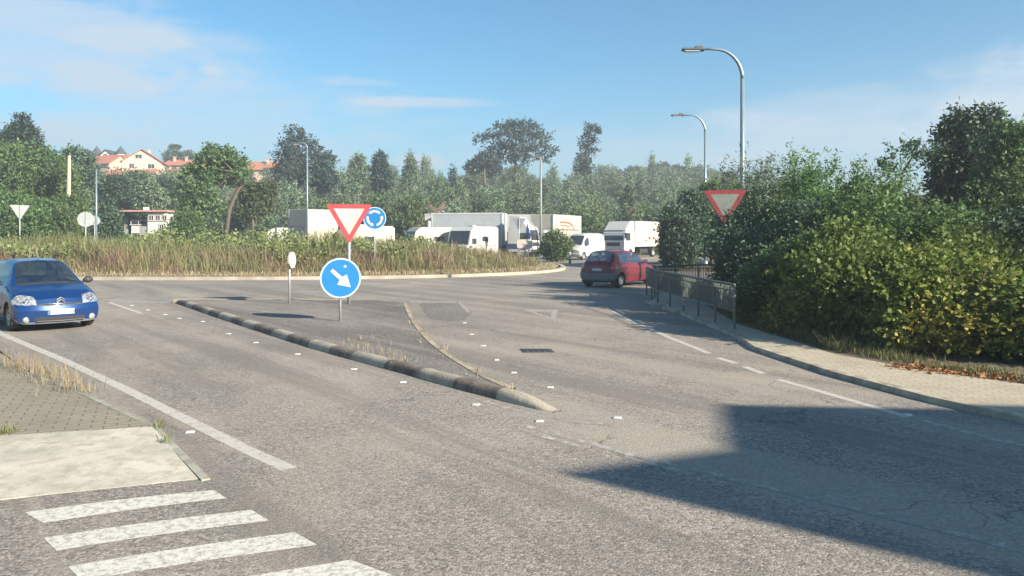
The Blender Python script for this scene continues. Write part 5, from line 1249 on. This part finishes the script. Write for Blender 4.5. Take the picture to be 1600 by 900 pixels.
    for i_ in range(len(names)):
        k = owner == i_
        if not k.any(): continue
        ids, inv = np.unique(Q[k], return_inverse=True); nm, m_ = names[i_]; par = root if i_ == 0 or plist[i_ - 1][3] is None else made.get(plist[i_ - 1][3], root)
        VV = V[ids].copy()
        o = mk(nm, VV, inv.reshape(-1, 4), m_, par, True); made[nm] = o
    # wheels and arches
    for wx in spec['wheels']:
        for sg in (1, -1):
            yc = sg * (Wd * 1.0 - .115 - spec.get('inset', .01)); t_ = empty('wheel', (-wx, yc, wr), 0); t_.parent = root
            MB().lathe([(wr * .60, -.085), (wr * .66, -.095), (wr * .93, -.09), (wr, -.055), (wr * 1.003, 0), (wr, .055), (wr * .93, .09), (wr * .66, .095), (wr * .60, .085)], (0, 0, 0), 'y', 32).build('tyre', TYRE, t_, True)
            r_ = MB().lathe([(wr * .66, .08), (wr * .62, .092), (wr * .58, .05)], (0, 0, 0), 'y', 32).lathe([(wr * .66, -.08), (wr * .62, -.092), (wr * .58, -.05)], (0, 0, 0), 'y', 32).lathe([(.001, .055), (wr * .14, .06), (wr * .18, .045)], (0, 0, 0), 'y', 16).lathe([(.001, -.055), (wr * .14, -.06), (wr * .18, -.045)], (0, 0, 0), 'y', 16)
            for k in range(spec.get('spokes', 7)):
                a = 2 * pi * k / spec.get('spokes', 7); da = .20
                for y_ in (.06, -.06): r_.add([(wr * .14 * cos(a - .5), y_ * .9, wr * .14 * sin(a - .5)), (wr * .14 * cos(a + .5), y_ * .9, wr * .14 * sin(a + .5)), (wr * .62 * cos(a + da), y_ * 1.2, wr * .62 * sin(a + da)), (wr * .62 * cos(a - da), y_ * 1.2, wr * .62 * sin(a - da))], [(0, 1, 2, 3)])
            r_.build('rim', RIM, t_, True)
            MB().lathe([(wr * .62, .02), (.001, .02)], (0, 0, 0), 'y', 20).build('brake_disc', PLASTIC, t_)
            al = MB(); N = 16; P = [(-wx + (wr + .05) * cos(pi * k / N - .0), (wr + .05) * sin(pi * k / N) + wr) for k in range(N + 1)]; P = [(P[0][0], wr * .55)] + P + [(P[-1][0], wr * .55)]
            yo, yi = sg * (Wd * .975), sg * (Wd * .5)
            al.add([(x, yo, z) for x, z in P] + [(x, yi, z) for x, z in P], [(k, k + 1, len(P) + k + 1, len(P) + k) for k in range(len(P) - 1)] + [tuple(range(len(P), 2 * len(P)))]); al.build('wheel_arch', PLASTIC, root)
    MB().box((-L / 2, 0, zb[len(s) // 2] + .06), (L * .9, Wd * 1.2, .06)).build('underbody', PLASTIC, root)
    return root

def mirror(root, x, y, z, m, w=.17):
    for sg in (1, -1):
        mr = MB().ball((x, sg * (y + .10), z), (.07, .11, .075), 6).tube([(x, sg * (y - .02), z - .05), (x, sg * (y + .06), z - .03)], .025, 6).build('wing_mirror', m, root, True)
        MB().box((x - .062, sg * (y + .10), z), (.02, w, .10), 0, .008).build('mirror_glass', CHROME, mr)
def interior(root, xd, xs, zb, w, seatz=.45):
    MB().box((-xd, 0, zb - .14), (.45, w * 1.5, .16), 0, .05).box((-xd - .1, 0, zb - .35), (.3, w * 1.45, .3)).build('dashboard', PLASTIC, root)
    for sg in (1, -1):
        MB().box((-xs, sg * .36, seatz), (.5, .48, .16), 0, .05).box((-xs - .30, sg * .36, seatz + .33), (.16, .46, .60), 0, .06).box((-xs - .33, sg * .36, seatz + .72), (.10, .26, .17), 0, .04).build('seat', SEAT, root)
    MB().box((-xs - 1.15, 0, seatz), (.5, 1.15, .18), 0, .05).box((-xs - 1.42, 0, seatz + .28), (.14, 1.15, .45), 0, .05).build('rear_bench', SEAT, root)
    MB().lathe([(.175, -.012), (.19, 0), (.175, .012), (.165, 0), (.175, -.012)], (0, 0, 0), 'x', 20).box((0, 0, 0), (.02, .33, .04)).build('steering_wheel', PLASTIC, root, True).location = (-xd - .36, .36, zb - .02)
def number_plate(root, x, z, w=.50, h=.105, txt=None, front=1, tilt=0.0):
    s_ = 1 if front else -1; p = MB().box((x, 0, z), (.012, w, h), 0, .005).build('number_plate', PLATE, root)
    MB().box((x + s_ * .007, s_ * (-w / 2 + .025) * 1.0, z), (.003, .04, h - .012)).build('plate_band', S_BLUE, p)
    if txt:
        cu = bpy.data.curves.new('plate_text', 'FONT'); cu.body = txt; cu.size = h * .98; cu.align_x = 'CENTER'; cu.align_y = 'CENTER'; cu.extrude = .0012; cu.space_character = 1.08
        to = bpy.data.objects.new('tmp_text', cu); COL.objects.link(to); dg = bpy.context.evaluated_depsgraph_get(); me = bpy.data.meshes.new_from_object(to.evaluated_get(dg)); bpy.data.objects.remove(to)
        me.materials.clear(); me.materials.append(PLTXT); t = bpy.data.objects.new('plate_text', me); COL.objects.link(t); t.parent = p; t.location = (x + s_ * .0085, .02, z - .002); t.rotation_euler = (pi / 2, 0, s_ * pi / 2)
    return p

# ---- blue hatchback -------------------------------------------------
LB = 3.67
def blue_parts(E):
    P = []; side = E.side
    gy = E.ay
    ws = side & (E.s > .98) & (E.s < 1.60) & (E.v > .815); P.append(('windscreen', GLASS, ws & (E.v > .835), None))
    cowl = side & (E.s > .90) & (E.s <= .985) & (E.v > .70); P.append(('wiper_cowl', PLASTIC, cowl & (E.v > .84), None))
    rw = side & (E.s > 3.16) & (E.s < 3.50) & (E.v > .83); P.append(('rear_window', GLASS, rw, None))
    gap = E.belt + .045
    sw = side & (E.v > .615) & (E.v < .785)
    P.append(('side_window', GLASS, sw & (E.s > 1.36) & (E.s < 2.44) & (E.z > gap - .02), None)); P.append(('quarter_window', GLASS, sw & (E.s > 2.52) & (E.s < 3.10) & (E.z > gap - .02), None))
    P.append(('door_seam', PLASTIC, side & (E.v > .26) & (E.v < .61) & ((np.abs(E.s - 1.18) < .012) | (np.abs(E.s - 2.48) < .012)), None))
    P.append(('rub_strip', PLASTIC, side & (E.z > .44) & (E.z < .50) & (E.s > 1.2) & (E.s < 2.46) & (E.v < .6), None))
    fr = (E.x > -.62)
    f = E.x > -.75
    # headlamps sweep back round the corners
    zl = .56 + .05 * (gy - .45); zu = .73 + .18 * (gy - .45)
    hl = f & (gy > .44 + (.74 - E.z) * .25 * 0) & (E.z > zl) & (E.z < zu) & (E.x > -.42) & (gy < .9)
    P.append(('headlight', LAMPG, hl & (E.y > 0), None)); P.append(('headlight', LAMPG, hl & (E.y < 0), None))
    P.append(('bumper_grille', PLASTIC, (E.e == 1) & (gy < .47) & (E.z > .235) & (E.z < .315), None))
    P.append(('upper_grille', PLASTIC, (E.e == 1) & (gy < .40) & (np.abs(E.z - .565) < .017), None))
    P.append(('bonnet_seam', PLASTIC, (side & (np.abs(E.v - .70) < .006) & (E.s < .93) & (E.s > .1)) | (f & (np.abs(E.z - .555) < .008) & (gy > .40) & (gy < .45) & (E.e == 1)), None))
    P.append(('bumper_lip', PLGREY, (E.x > -.55) & (E.z < .205), None))
    P.append(('tail_lamp', REDL, (E.s > LB - .3) & (gy > .60) & (E.z > .72) & (E.z < .98), None))
    return P
blue = dict(L=LB, W=1.66, wheels=[.74, 3.05], wr=.290, inset=.005, fbulge=.20, rbulge=.10,
    st=[(0, .17, .93, .55, .86, .66, .70), (.12, .165, .975, .66, .90, .74, .72), (.35, .165, 1.0, .76, .92, .82, .76), (.70, .165, 1.0, .84, .92, .895, .80), (.95, .165, 1.0, .885, .925, .955, .82),
        (1.60, .165, 1.0, .915, .935, 1.44, .62), (2.2, .165, 1.0, .935, .935, 1.49, .64), (2.9, .165, 1.0, .96, .93, 1.46, .64), (3.15, .165, .995, .97, .92, 1.40, .67), (3.50, .20, .97, .97, .89, 1.02, .78), (3.60, .22, .95, .92, .87, .97, .76), (3.67, .26, .91, .82, .84, .86, .74)],
    nose=[(0, .06), (.28, 0), (.45, -.02), (.55, .015), (.75, .12), (.9, .14)], tail=[(0, .04), (.4, 0), (.8, 0), (1.2, .0)], parts=blue_parts)
bx, by = g(96, 511)
hdg = (.855, -.52)
hdg = (.71, -.704)
bluecar = car('hatchback', 'blue small hatchback leaving the roundabout at the left edge of the photo', (0, 0, .0), rz_for(*hdg), blue, BLUE)
# the front wheel nearest the camera side stands at pixel (24, 514)
fw = g(17, 517); ca, sa = cos(rz_for(*hdg)), sin(rz_for(*hdg)); lx, ly = -.74, -.75
bluecar.location = (fw[0] - (lx * ca - ly * sa), fw[1] - (lx * sa + ly * ca), 0)
mirror(bluecar, -1.30, .80, 1.0, PLASTIC); interior(bluecar, 1.22, 1.75, .97, .55, .42)
number_plate(bluecar, .018, .41, .50, .11, '0030 DRV')
for sg in (1, -1):
    MB().lathe([(.001, .012), (.045, .008), (.062, -.004), (.066, -.02)], (-.085, sg * .62, .262), 'x', 20).build('fog_lamp', LAMPG, bluecar, True)
    # round reflectors inside the headlamp glass
    MB().lathe([(.001, -.01), (.045, 0), (.052, .012)], (-.108, sg * .60, .655), 'x', 16).build('lamp_reflector', CHROME, bluecar, True)
# chevron emblem and the chrome bars of the upper grille
em = MB()
for dz in (0, .045):
    for sg in (1, -1): em.add([(-.012 - dz * .2, 0, .675 + dz), (-.02 - dz * .2, sg * .075, .625 + dz), (-.02 - dz * .2, sg * .075, .598 + dz), (-.012 - dz * .2, 0, .648 + dz), (-.05, 0, .675 + dz), (-.06, sg * .075, .625 + dz)], [(0, 1, 2, 3), (0, 4, 5, 1)])
em.build('emblem', CHROME, bluecar); em2 = MB()
for z in (.585, .545):
    em2.tube([(-.055 - .02, -.42, z + .015), (-.012, -.22, z), (.004, 0, z - .004), (-.012, .22, z), (-.055 - .02, .42, z + .015)], .008, 6)
em2.build('chrome_bar', CHROME, bluecar, True)
MB().tube([(.012, -.45, .232), (.028, 0, .222), (.012, .45, .232)], .010, 6).build('bumper_trim', PLGREY, bluecar, True)
MB().box((-1.60, 0, 1.33), (.03, .24, .06), 0, .015).build('rear_view_mirror', PLASTIC, bluecar)
for sg in (.05, .55): MB().tube([(-.95, sg * 1 - .05, .975), (-1.03, sg - .5, 1.0)], .008, 5).build('wiper', PLASTIC, bluecar, True)
MB().tube([(-1.75, 0, 1.46), (-1.95, 0, 1.62)], .006, 5).build('aerial', PLASTIC, bluecar, True)
MB().box((-1.55, -.823, .78), (.16, .03, .03), 0, .01).box((-1.55, .823, .78), (.16, .03, .03), 0, .01).build('door_handle', PLASTIC, bluecar)

# ---- red hatchback seen from behind -------------------------------
LR = 3.78
def red_parts(E):
    P = []; side = E.side; gy = E.ay
    P.append(('windscreen', GLASS, side & (E.s > 1.02) & (E.s < 1.62) & (E.v > .835), None))
    P.append(('rear_window', GLASS, ((side & (E.s > 3.28) & (E.s < 3.60) & (E.v > .80))), None))
    sw = side & (E.v > .615) & (E.v < .785)
    P.append(('side_window', GLASS, sw & (E.s > 1.36) & (E.s < 2.36), None)); P.append(('quarter_window', GLASS, sw & (E.s > 2.42) & (E.s < 3.12), None))
    P.append(('door_seam', PLASTIC, side & (E.v > .26) & (E.v < .61) & ((np.abs(E.s - 1.2) < .012) | (np.abs(E.s - 2.39) < .012)), None))
    P.append(('rear_bumper', PLGREY, (E.x < -(LR - .50)) & (E.z < .58), None))
    P.append(('front_bumper', PLGREY, (E.x > -.45) & (E.z < .52), None))
    P.append(('rub_strip', PLASTIC, side & (E.z > .45) & (E.z < .50) & (E.s > .9) & (E.s < LR - .5) & (E.v < .6), None))
    P.append(('tail_lamp', REDL, (E.x < -(LR - .34)) & (gy > .615) & (E.z > .72) & (E.z < 1.18) & (E.y > 0), None)); P.append(('tail_lamp', REDL, (E.x < -(LR - .34)) & (gy > .615) & (E.z > .72) & (E.z < 1.18) & (E.y < 0), None))
    P.append(('headlight', LAMPG, (E.x > -.3) & (gy > .46) & (E.z > .55) & (E.z < .70), None))
    return P
redS = dict(L=LR, W=1.62, wheels=[.76, 3.20], wr=.285, fbulge=.16, rbulge=.09, spokes=9,
    st=[(0, .19, .92, .52, .85, .62, .70), (.14, .18, .97, .64, .90, .73, .74), (.5, .18, 1, .78, .92, .84, .78), (.98, .18, 1, .86, .93, .95, .82), (1.66, .18, 1, .90, .935, 1.40, .69), (2.3, .18, 1, .92, .94, 1.44, .71), (3.0, .18, 1, .94, .94, 1.42, .71),
        (3.28, .20, .99, .95, .925, 1.385, .69), (3.62, .24, .97, .93, .90, 1.00, .80), (3.70, .26, .96, .86, .88, .93, .80), (3.78, .30, .93, .76, .86, .82, .78)],
    nose=[(0, .05), (.3, 0), (.5, 0), (.75, .08)], tail=[(0, .05), (.35, -.02), (.55, -.02), (.60, .04), (.95, .07)], parts=red_parts)
hr_ = (.60, .80); rw_ = g(969, 449.5); redcar = car('hatchback', 'dark red hatchback with grey bumpers seen from behind, entering the exit road', (0, 0, 0), rz_for(*hr_), redS, RED)
ca, sa = cos(rz_for(*hr_)), sin(rz_for(*hr_)); lx, ly = -3.20, -.74
redcar.location = (rw_[0] - (lx * ca - ly * sa), rw_[1] - (lx * sa + ly * ca), 0)
mirror(redcar, -1.32, .78, .98, PLASTIC); interior(redcar, 1.25, 1.8, .95, .55, .42); number_plate(redcar, -3.735, .70, .44, .10, None, 0)
MB().tube([(-3.66, -.1, .98), (-3.50, .2, 1.12)], .008, 5).build('wiper', PLASTIC, redcar, True)
MB().tube([(-3.70, -.62, .20), (-3.86, -.62, .20)], .03, 8).build('exhaust', CHROME, redcar, True)

# ---- white panel van --------------------------------------------
def van_parts(E):
    side = E.side; P = [('windscreen', GLASSD, side & (E.s > .80) & (E.s < 1.42) & (E.v > .83), None)]
    P.append(('side_window', GLASSD, side & (E.v > .62) & (E.v < .76) & (E.s > 1.12) & (E.s < 1.85), None))
    P.append(('door_seam', PLGREY, side & (E.v > .26) & (E.v < .78) & ((np.abs(E.s - 1.05) < .02) | (np.abs(E.s - 2.0) < .02) | (np.abs(E.s - 3.2) < .02)), None))
    P.append(('bumper', PLGREY, (E.x > -.35) & (E.z < .50), None)); P.append(('grille', PLASTIC, (E.e == 1) & (E.ay < .42) & (E.z > .62) & (E.z < .76), None))
    P.append(('headlight', LAMPG, (E.x > -.3) & (E.ay > .50) & (E.z > .60) & (E.z < .82) & (E.s < .4), None)); P.append(('tail_lamp', REDL, (E.e == 2) & (E.ay > .82) & (E.z > .8) & (E.z < 1.2), None)); return P
def van_spec(L, H, W=1.9, flat=.93):
    return dict(L=L, W=W, wheels=[.85, L - 1.0], wr=.33, du=.04, nv=50, fbulge=.16, rbulge=.03,
        st=[(0, .28, .95, .70, .88, .86, .74), (.14, .26, .98, .86, .92, .98, .76), (.45, .26, 1, 1.0, .93, 1.10, .80), (.78, .26, 1, 1.10, .94, 1.22, .84), (1.45, .26, 1, 1.16, .97, H - .16, .80), (1.85, .26, 1, 1.18, .99, H - .02, .84), (2.4, .26, 1, 1.2, .99, H, .88), (L - .3, .26, 1, 1.2, .99, H, .88), (L - .06, .28, .99, 1.2, .98, H - .05, .87), (L, .30, .98, 1.2, .97, H - .10, .86)], parts=van_parts)
hv = (-.56, -.83)
van = car('panel_van', 'white panel van facing the roundabout beside the white lorry', (4.75, 63.9, 0), rz_for(*hv), van_spec(4.7, 2.25), WHITEP, 'van')
mirror(van, -1.2, .90, 1.25, PLASTIC); number_plate(van, .02, .46, .5, .11, None)

# ---- lorries and campers ---------------------------------------------
def wheels(root, xs, yw, r=.48, wd=.28):
    for x in xs:
        for sg in (1, -1):
            t_ = empty('wheel', (x, sg * (yw - wd / 2), r)); t_.parent = root
            MB().lathe([(r * .55, -wd / 2), (r * .95, -wd / 2), (r, -wd / 3), (r, wd / 3), (r * .95, wd / 2), (r * .55, wd / 2)], (0, 0, 0), 'y', 22).build('tyre', TYRE, t_, True)
            MB().lathe([(r * .55, sg * wd * .45), (r * .3, sg * wd * .2), (.001, sg * wd * .25)], (0, 0, 0), 'y', 18).build('rim', RIM, t_, True)
def box_body(root, x0, x1, W, z0, z1, m, name='cargo_box', rib=0, frame=None):
    b = MB().box(((x0 + x1) / 2, 0, (z0 + z1) / 2), (abs(x1 - x0), W, z1 - z0), 0, .05)
    if rib:
        n = int(abs(x1 - x0) / rib)
        for k in range(1, n):
            for sg in (1, -1): b.box((x0 + (x1 - x0) * k / n, sg * W / 2, (z0 + z1) / 2), (.05, .04, z1 - z0 - .25))
    o = b.build(name, m, root)
    f = MB()
    for sg in (1, -1): f.box(((x0 + x1) / 2, sg * (W / 2 + .012), z1 - .08), (abs(x1 - x0) + .03, .03, .12)).box(((x0 + x1) / 2, sg * (W / 2 + .012), z0 + .09), (abs(x1 - x0) + .03, .03, .14))
    for x in (x0, x1): 
        for sg in (1, -1): f.box((x, sg * (W / 2 + .004), (z0 + z1) / 2), (.09, .09, z1 - z0 + .01))
    f.build('corner_trim', frame or WHITEP, o); return o
def chassis(root, x0, x1, z=.9):
    b = MB()
    for sg in (1, -1): b.box(((x0 + x1) / 2, sg * .45, z), (abs(x1 - x0), .12, .24))
    b.box(((x0 + x1) / 2, .95, z - .25), (1.6, .35, .4), 0, .05).build('chassis', PLASTIC, root)
def lorry_cab(root, x0, W, H, m, defl=None, L=2.1, dark=None):
    """flat fronted cab with its nose at x0, facing +x"""
    pf = [(x0 - L, .55), (x0 - .05, .55), (x0, .8), (x0, 1.55), (x0 - .18, H - .25), (x0 - .35, H), (x0 - L, H)]
    b = MB(); n = len(pf); b.add([(x, -W / 2, z) for x, z in pf] + [(x, W / 2, z) for x, z in pf], [tuple(range(n))[::-1], tuple(range(n, 2 * n))] + [(i, (i + 1) % n, n + (i + 1) % n, n + i) for i in range(n)])
    cabo = b.build('cab', m, root); t = (H - .25 - 1.6) / (H - .25 - 1.55)
    w_ = MB().add([(x0 + .006 - .012, -W / 2 + .12, 1.62), (x0 + .006 - .012, W / 2 - .12, 1.62), (x0 - .165, W / 2 - .16, H - .33), (x0 - .165, -W / 2 + .16, H - .33), (x0 - .1, -W / 2 + .12, 1.62), (x0 - .1, W / 2 - .12, 1.62)], [(0, 1, 2, 3), (0, 4, 5, 1)]); w_.build('windscreen', GLASSD, root)
    for sg in (1, -1):
        MB().box((x0 - .75, sg * (W / 2 + .003), 1.95), (.85, .03, .7), 0, .02).build('side_window', GLASSD, root)
        MB().box((x0 - .05, sg * (W / 2 + .17), 2.05), (.1, .22, .5), 0, .03).box((x0 - .1, sg * (W / 2 + .04), 2.28), (.05, .24, .04)).build('wing_mirror', PLASTIC, root)
        MB().box((x0 + .01, sg * (W / 2 - .32), .85), (.05, .4, .2), 0, .02).build('headlight', LAMPG, root)
    MB().box((x0 + .012, 0, 1.25), (.04, W * .62, .34)).box((x0 + .02, 0, .68), (.06, W - .1, .16)).build('grille', PLASTIC, root)
    if defl:
        a, h2 = defl; q = [(x0 - .5, H), (x0 - a, h2 - .05), (x0 - L + .1, h2), (x0 - L + .1, H)]
        MB().add([(x, -W / 2 + .1, z) for x, z in q] + [(x, W / 2 - .1, z) for x, z in q], [(3, 2, 1, 0), (4, 5, 6, 7)] + [(i, (i + 1) % 4, 4 + (i + 1) % 4, 4 + i) for i in range(4)]).build('wind_deflector', dark or m, cabo)
def put(name, label, px, Y, hd, cat, dx=0.0): return empty(name, ((px - 800) / FPX * Y, Y, 0), rz_for(*hd), label, cat)

# white lorry right: nose to the left front, side in the sun
Y = 73.5; ht = topz(346, Y)
r = put('lorry', 'white box lorry with an overcab peak behind the panel van', 948 + 17, 71.3, (-.60, -.80), 'lorry')
lorry_cab(r, .8, 2.25, 2.55, WHITEP, L=2.0); box_body(r, -1.25, -6.3, 2.35, 1.0, ht, CREAMP)
MB().add([(.55, -1.1, 2.56), (.55, 1.1, 2.56), (-.35, 1.1, ht - .03), (-.35, -1.1, ht - .03), (-1.25, -1.1, 2.56), (-1.25, 1.1, 2.56), (-1.25, 1.1, ht - .03), (-1.25, -1.1, ht - .03)], [(0, 1, 2, 3), (3, 2, 6, 7), (0, 3, 7, 4), (1, 5, 6, 2), (4, 5, 1, 0)]).build('overcab_peak', WHITEP, r)
chassis(r, 0, -6.2, .85); wheels(r, (-.4, -5.0), 1.15, .42)
MB().add([(-2.0, 1.19, 1.62), (-5.9, 1.19, 2.42), (-5.9, 1.19, 2.52), (-2.0, 1.19, 1.70)], [(0, 1, 2, 3)]).build('side_stripe', mat('stripe_grey', (.48, .42, .36), .6, .1, 5), r)
# cream lorry box with brown curved stripes
Y = 76; zt = topz(335.5, Y)
r = put('lorry', 'cream lorry body with a brown curved emblem on its sunlit side', 846, 75.0, (-.45, -.89), 'lorry')
box_body(r, 0, -7.2, 2.5, 1.0, zt, CREAMP); chassis(r, 1.5, -7, .85); lorry_cab(r, 2.1, 2.3, 2.6, GREYB, L=1.9); wheels(r, (1.2, -4.6, -5.7), 1.2)
LG = mat('emblem_brown', (.22, .12, .07), .6, .1, 5); em = MB()
def stripe3(pts, w_): 
    V = []; 
    for i, (x, z) in enumerate(pts):
        a = pts[max(0, i - 1)]; c_ = pts[min(len(pts) - 1, i + 1)]; dx, dz = c_[0] - a[0], c_[1] - a[1]; l = hypot(dx, dz); V += [(x - dz / l * w_ / 2, 1.268, z + dx / l * w_ / 2), (x + dz / l * w_ / 2, 1.268, z - dx / l * w_ / 2)]
    em.add(V, [(2 * i, 2 * i + 1, 2 * i + 3, 2 * i + 2) for i in range(len(pts) - 1)])
stripe3([(-1.6, zt - .75), (-3.0, zt - .72), (-4.2, zt - .82), (-5.0, zt - 1.1), (-5.3, zt - 1.5)], .17)
stripe3([(-1.7, zt - 1.05), (-3.0, zt - 1.05), (-4.2, zt - 1.2)], .10); stripe3([(-1.7, zt - 1.45), (-6.6, zt - 1.50)], .12); stripe3([(-1.7, zt - 1.95), (-4.2, zt - 1.98)], .06)
em.build('side_emblem', LG, r)
# blue and white tractor in front, side on, with white deflector
Y = 71.5; r = put('lorry', 'white articulated lorry with a blue wedge on the cab, behind the notice board', 832, 71.8, (.93, -.37), 'lorry')
zt = topz(336, Y + 1)
lorry_cab(r, .3, 2.4, 2.9, WHITEP, defl=(1.2, zt - .15), L=2.3); MB().add([(-.35, -1.206, 1.6), (.15, -1.206, 1.6), (.25, -1.206, 2.0), (-.05, -1.206, 3.2)], [(0, 1, 2, 3)]).build('blue_wedge', mat('cab_blue', (.02, .07, .30), .4, .05), r)
MB().box((-1.0, -1.19, 1.05), (2.3, .06, .5), 0, .02).build('side_skirt', mat('cab_navy', (.03, .05, .14), .5, .1), r)
chassis(r, -.2, -4, .85); wheels(r, (-.6, -3.2), 1.2); 
# grey long trailer
Y = 75; zt = topz(333, Y)
r = put('lorry_trailer', 'long pale grey lorry trailer parked side on', 788, 74.5, (.985, -.17), 'trailer')
box_body(r, 0, -6.9, 2.5, 1.05, zt, GREYB, rib=0); chassis(r, -.3, -6.8, .9); wheels(r, (-4.6, -5.7, -2.9), 1.2)
MB().box((-1.9, -1.262, zt - 1.1), (1.0, .03, .1)).build('side_marking', S_WHITE, r)
r = put('lorry_trailer', 'pale grey trailer parked side on behind the cab with the blue wedge', 848, 80, (.995, -.05), 'trailer')
zt = topz(335.5, 80); box_body(r, 0, -4.4, 2.4, 1.05, zt, mat('trailer_pale', (.42, .42, .41), .5, .05, 1.2, dirt=(.32, .32, .31), dirt_amt=.4)); chassis(r, -.3, -4.2, .9); wheels(r, (-2.6, -3.6), 1.2)
# corrugated container behind its left end
r = put('container', 'pale corrugated container at the left end of the long grey trailer', 678.5, 78, (1, .02), 'container')
b = MB().box((0, 0, 2.2), (1.75, 2.4, topz(334, 77) - 2.2 + 2.2 - .02 - 0), 0, .03) if False else MB()
zt = topz(334, 76.8); b.box((0, 0, zt / 2 + .1), (1.75, 2.4, zt - .2), 0, .03)
for k in range(9): b.box((-.76 + k * .19, -1.2, zt / 2 + .1), (.07, .07, zt - .4))
b.build('body', mat('container_cream', (.42, .41, .37), .6, .08, 2), r); MB().box((0, -1.22, zt - .06), (1.78, .07, .12)).box((0, -1.22, .2), (1.78, .07, .15)).build('corner_trim', GREYB, r)
# cream box behind the left lamp post: end shade put into a grey panel, sunlit side
Y = 67; zt = topz(327.5, Y)
r = put('lorry', 'lorry with a dark shaded end and long cream side, left of the give way sign', 480, 67, (-.62, -.785), 'lorry')
box_body(r, 1.0, -2.3, 2.45, .95, zt, CREAMP, frame=GREYB); chassis(r, .8, -2.2, .8); wheels(r, (.3, -1.6), 1.15)
MB().box((1.02, 0, 2.0), (.08, 2.3, 1.75), 0, .03).build('shaded_end', GREYW, r)
# white campers, low behind the weeds
def camper(label, px, Y, hd, L, W, H, wscreen=True, pipe=False, cream=False):
    r = put('camper_van', label, px, Y, hd, 'camper van'); m_ = CREAMP if cream else WHITEP
    pf = [(0, .45), (.05, 1.1), (-.35, 1.25), (-.75, H - .35), (-1.1, H - .06), (-1.4, H), (-L + .2, H), (-L, H - .2), (-L, .45)]; n = len(pf); b = MB()
    b.add([(x, -W / 2, z) for x, z in pf] + [(x, W / 2, z) for x, z in pf], [tuple(range(n)), tuple(range(n, 2 * n))[::-1]] + [(i, n + i, n + (i + 1) % n, (i + 1) % n) for i in range(n)]); b.build('body', m_, r)
    MB().add([(-.352, -W / 2 + .1, 1.3), (-.352, W / 2 - .1, 1.3), (-.742, W / 2 - .14, H - .38), (-.742, -W / 2 + .14, H - .38), (-.5, -W / 2 + .1, 1.3), (-.5, W / 2 - .1, 1.3)], [(0, 1, 2, 3), (0, 4, 5, 1)]).build('windscreen', GLASSD, r).location.x = .012
    for sg in (1, -1):
        MB().box((-1.2, sg * (W / 2 + .004), 1.55), (.7, .03, .5), 0, .02).build('side_window', GLASSD, r)
        MB().box((-3.0, sg * (W / 2 + .004), 1.75), (1.0, .03, .42), 0, .02).build('side_window', GLASSD, r)
        MB().box((-L * .62, sg * (W / 2 + .006), 1.18), (L * .66, .02, .10)).build('side_stripe', MATS.get('stripe_brown') or mat('stripe_brown', (.36, .26, .18), .6, .1, 3), r)
        MB().box((0.04, sg * (W / 2 - .3), .8), (.06, .35, .2), 0, .02).build('headlight', LAMPG, r)
    if pipe: MB().lathe([(.16, 0), (.16, .45), (.20, .5), (.001, .62)], (-2.4, .2, H), n=12).build('roof_vent', WHITEP, r, True)
    else: MB().box((-2.6, 0, H + .07), (.6, .5, .14), 0, .04).build('roof_hatch', GREYB, r)
    wheels(r, (-.9, -L + 1.2), W / 2, .34, .2); return r
camper('white camper van with a dark windscreen in front of the long grey trailer', 712, 66.0, (-.50, -.86), 5.2, 2.25, topz(354, 67))
camper('cream camper van with a roof vent, right of the blue roundabout sign', 630, 67.5, (-.85, -.52), 5.8, 2.1, topz(355.5, 69), pipe=True, cream=True)
camper('low white camper behind the large give way triangle', 520, 66, (-.90, -.43), 5.2, 2.0, topz(353, 66), cream=True)
camper('low white van roof just showing above the weeds left of the lorry', 405, 67, (-.95, -.3), 4.2, 1.8, topz(356, 68))

# ================================================================ AIR
hb = MB().box((0, 180, 22), (900, 460, 56 - 8)); 
HZ = bpy.data.materials.new('air'); HZ.use_nodes = True; HZ.node_tree.nodes.clear(); b = NB(HZ.node_tree)
vp = b.n('ShaderNodeVolumePrincipled'); vp.inputs['Density'].default_value = .0015; vp.inputs['Color'].default_value = (.72, .78, .86, 1); vp.inputs['Anisotropy'].default_value = .2
o_ = b.n('ShaderNodeOutputMaterial'); HZ.node_tree.links.new(vp.outputs[0], o_.inputs['Volume'])
HAZE = MB().box((0, 150, 19.5), (1000, 480, 42)).build('haze', HZ); tag(HAZE, kind='stuff')
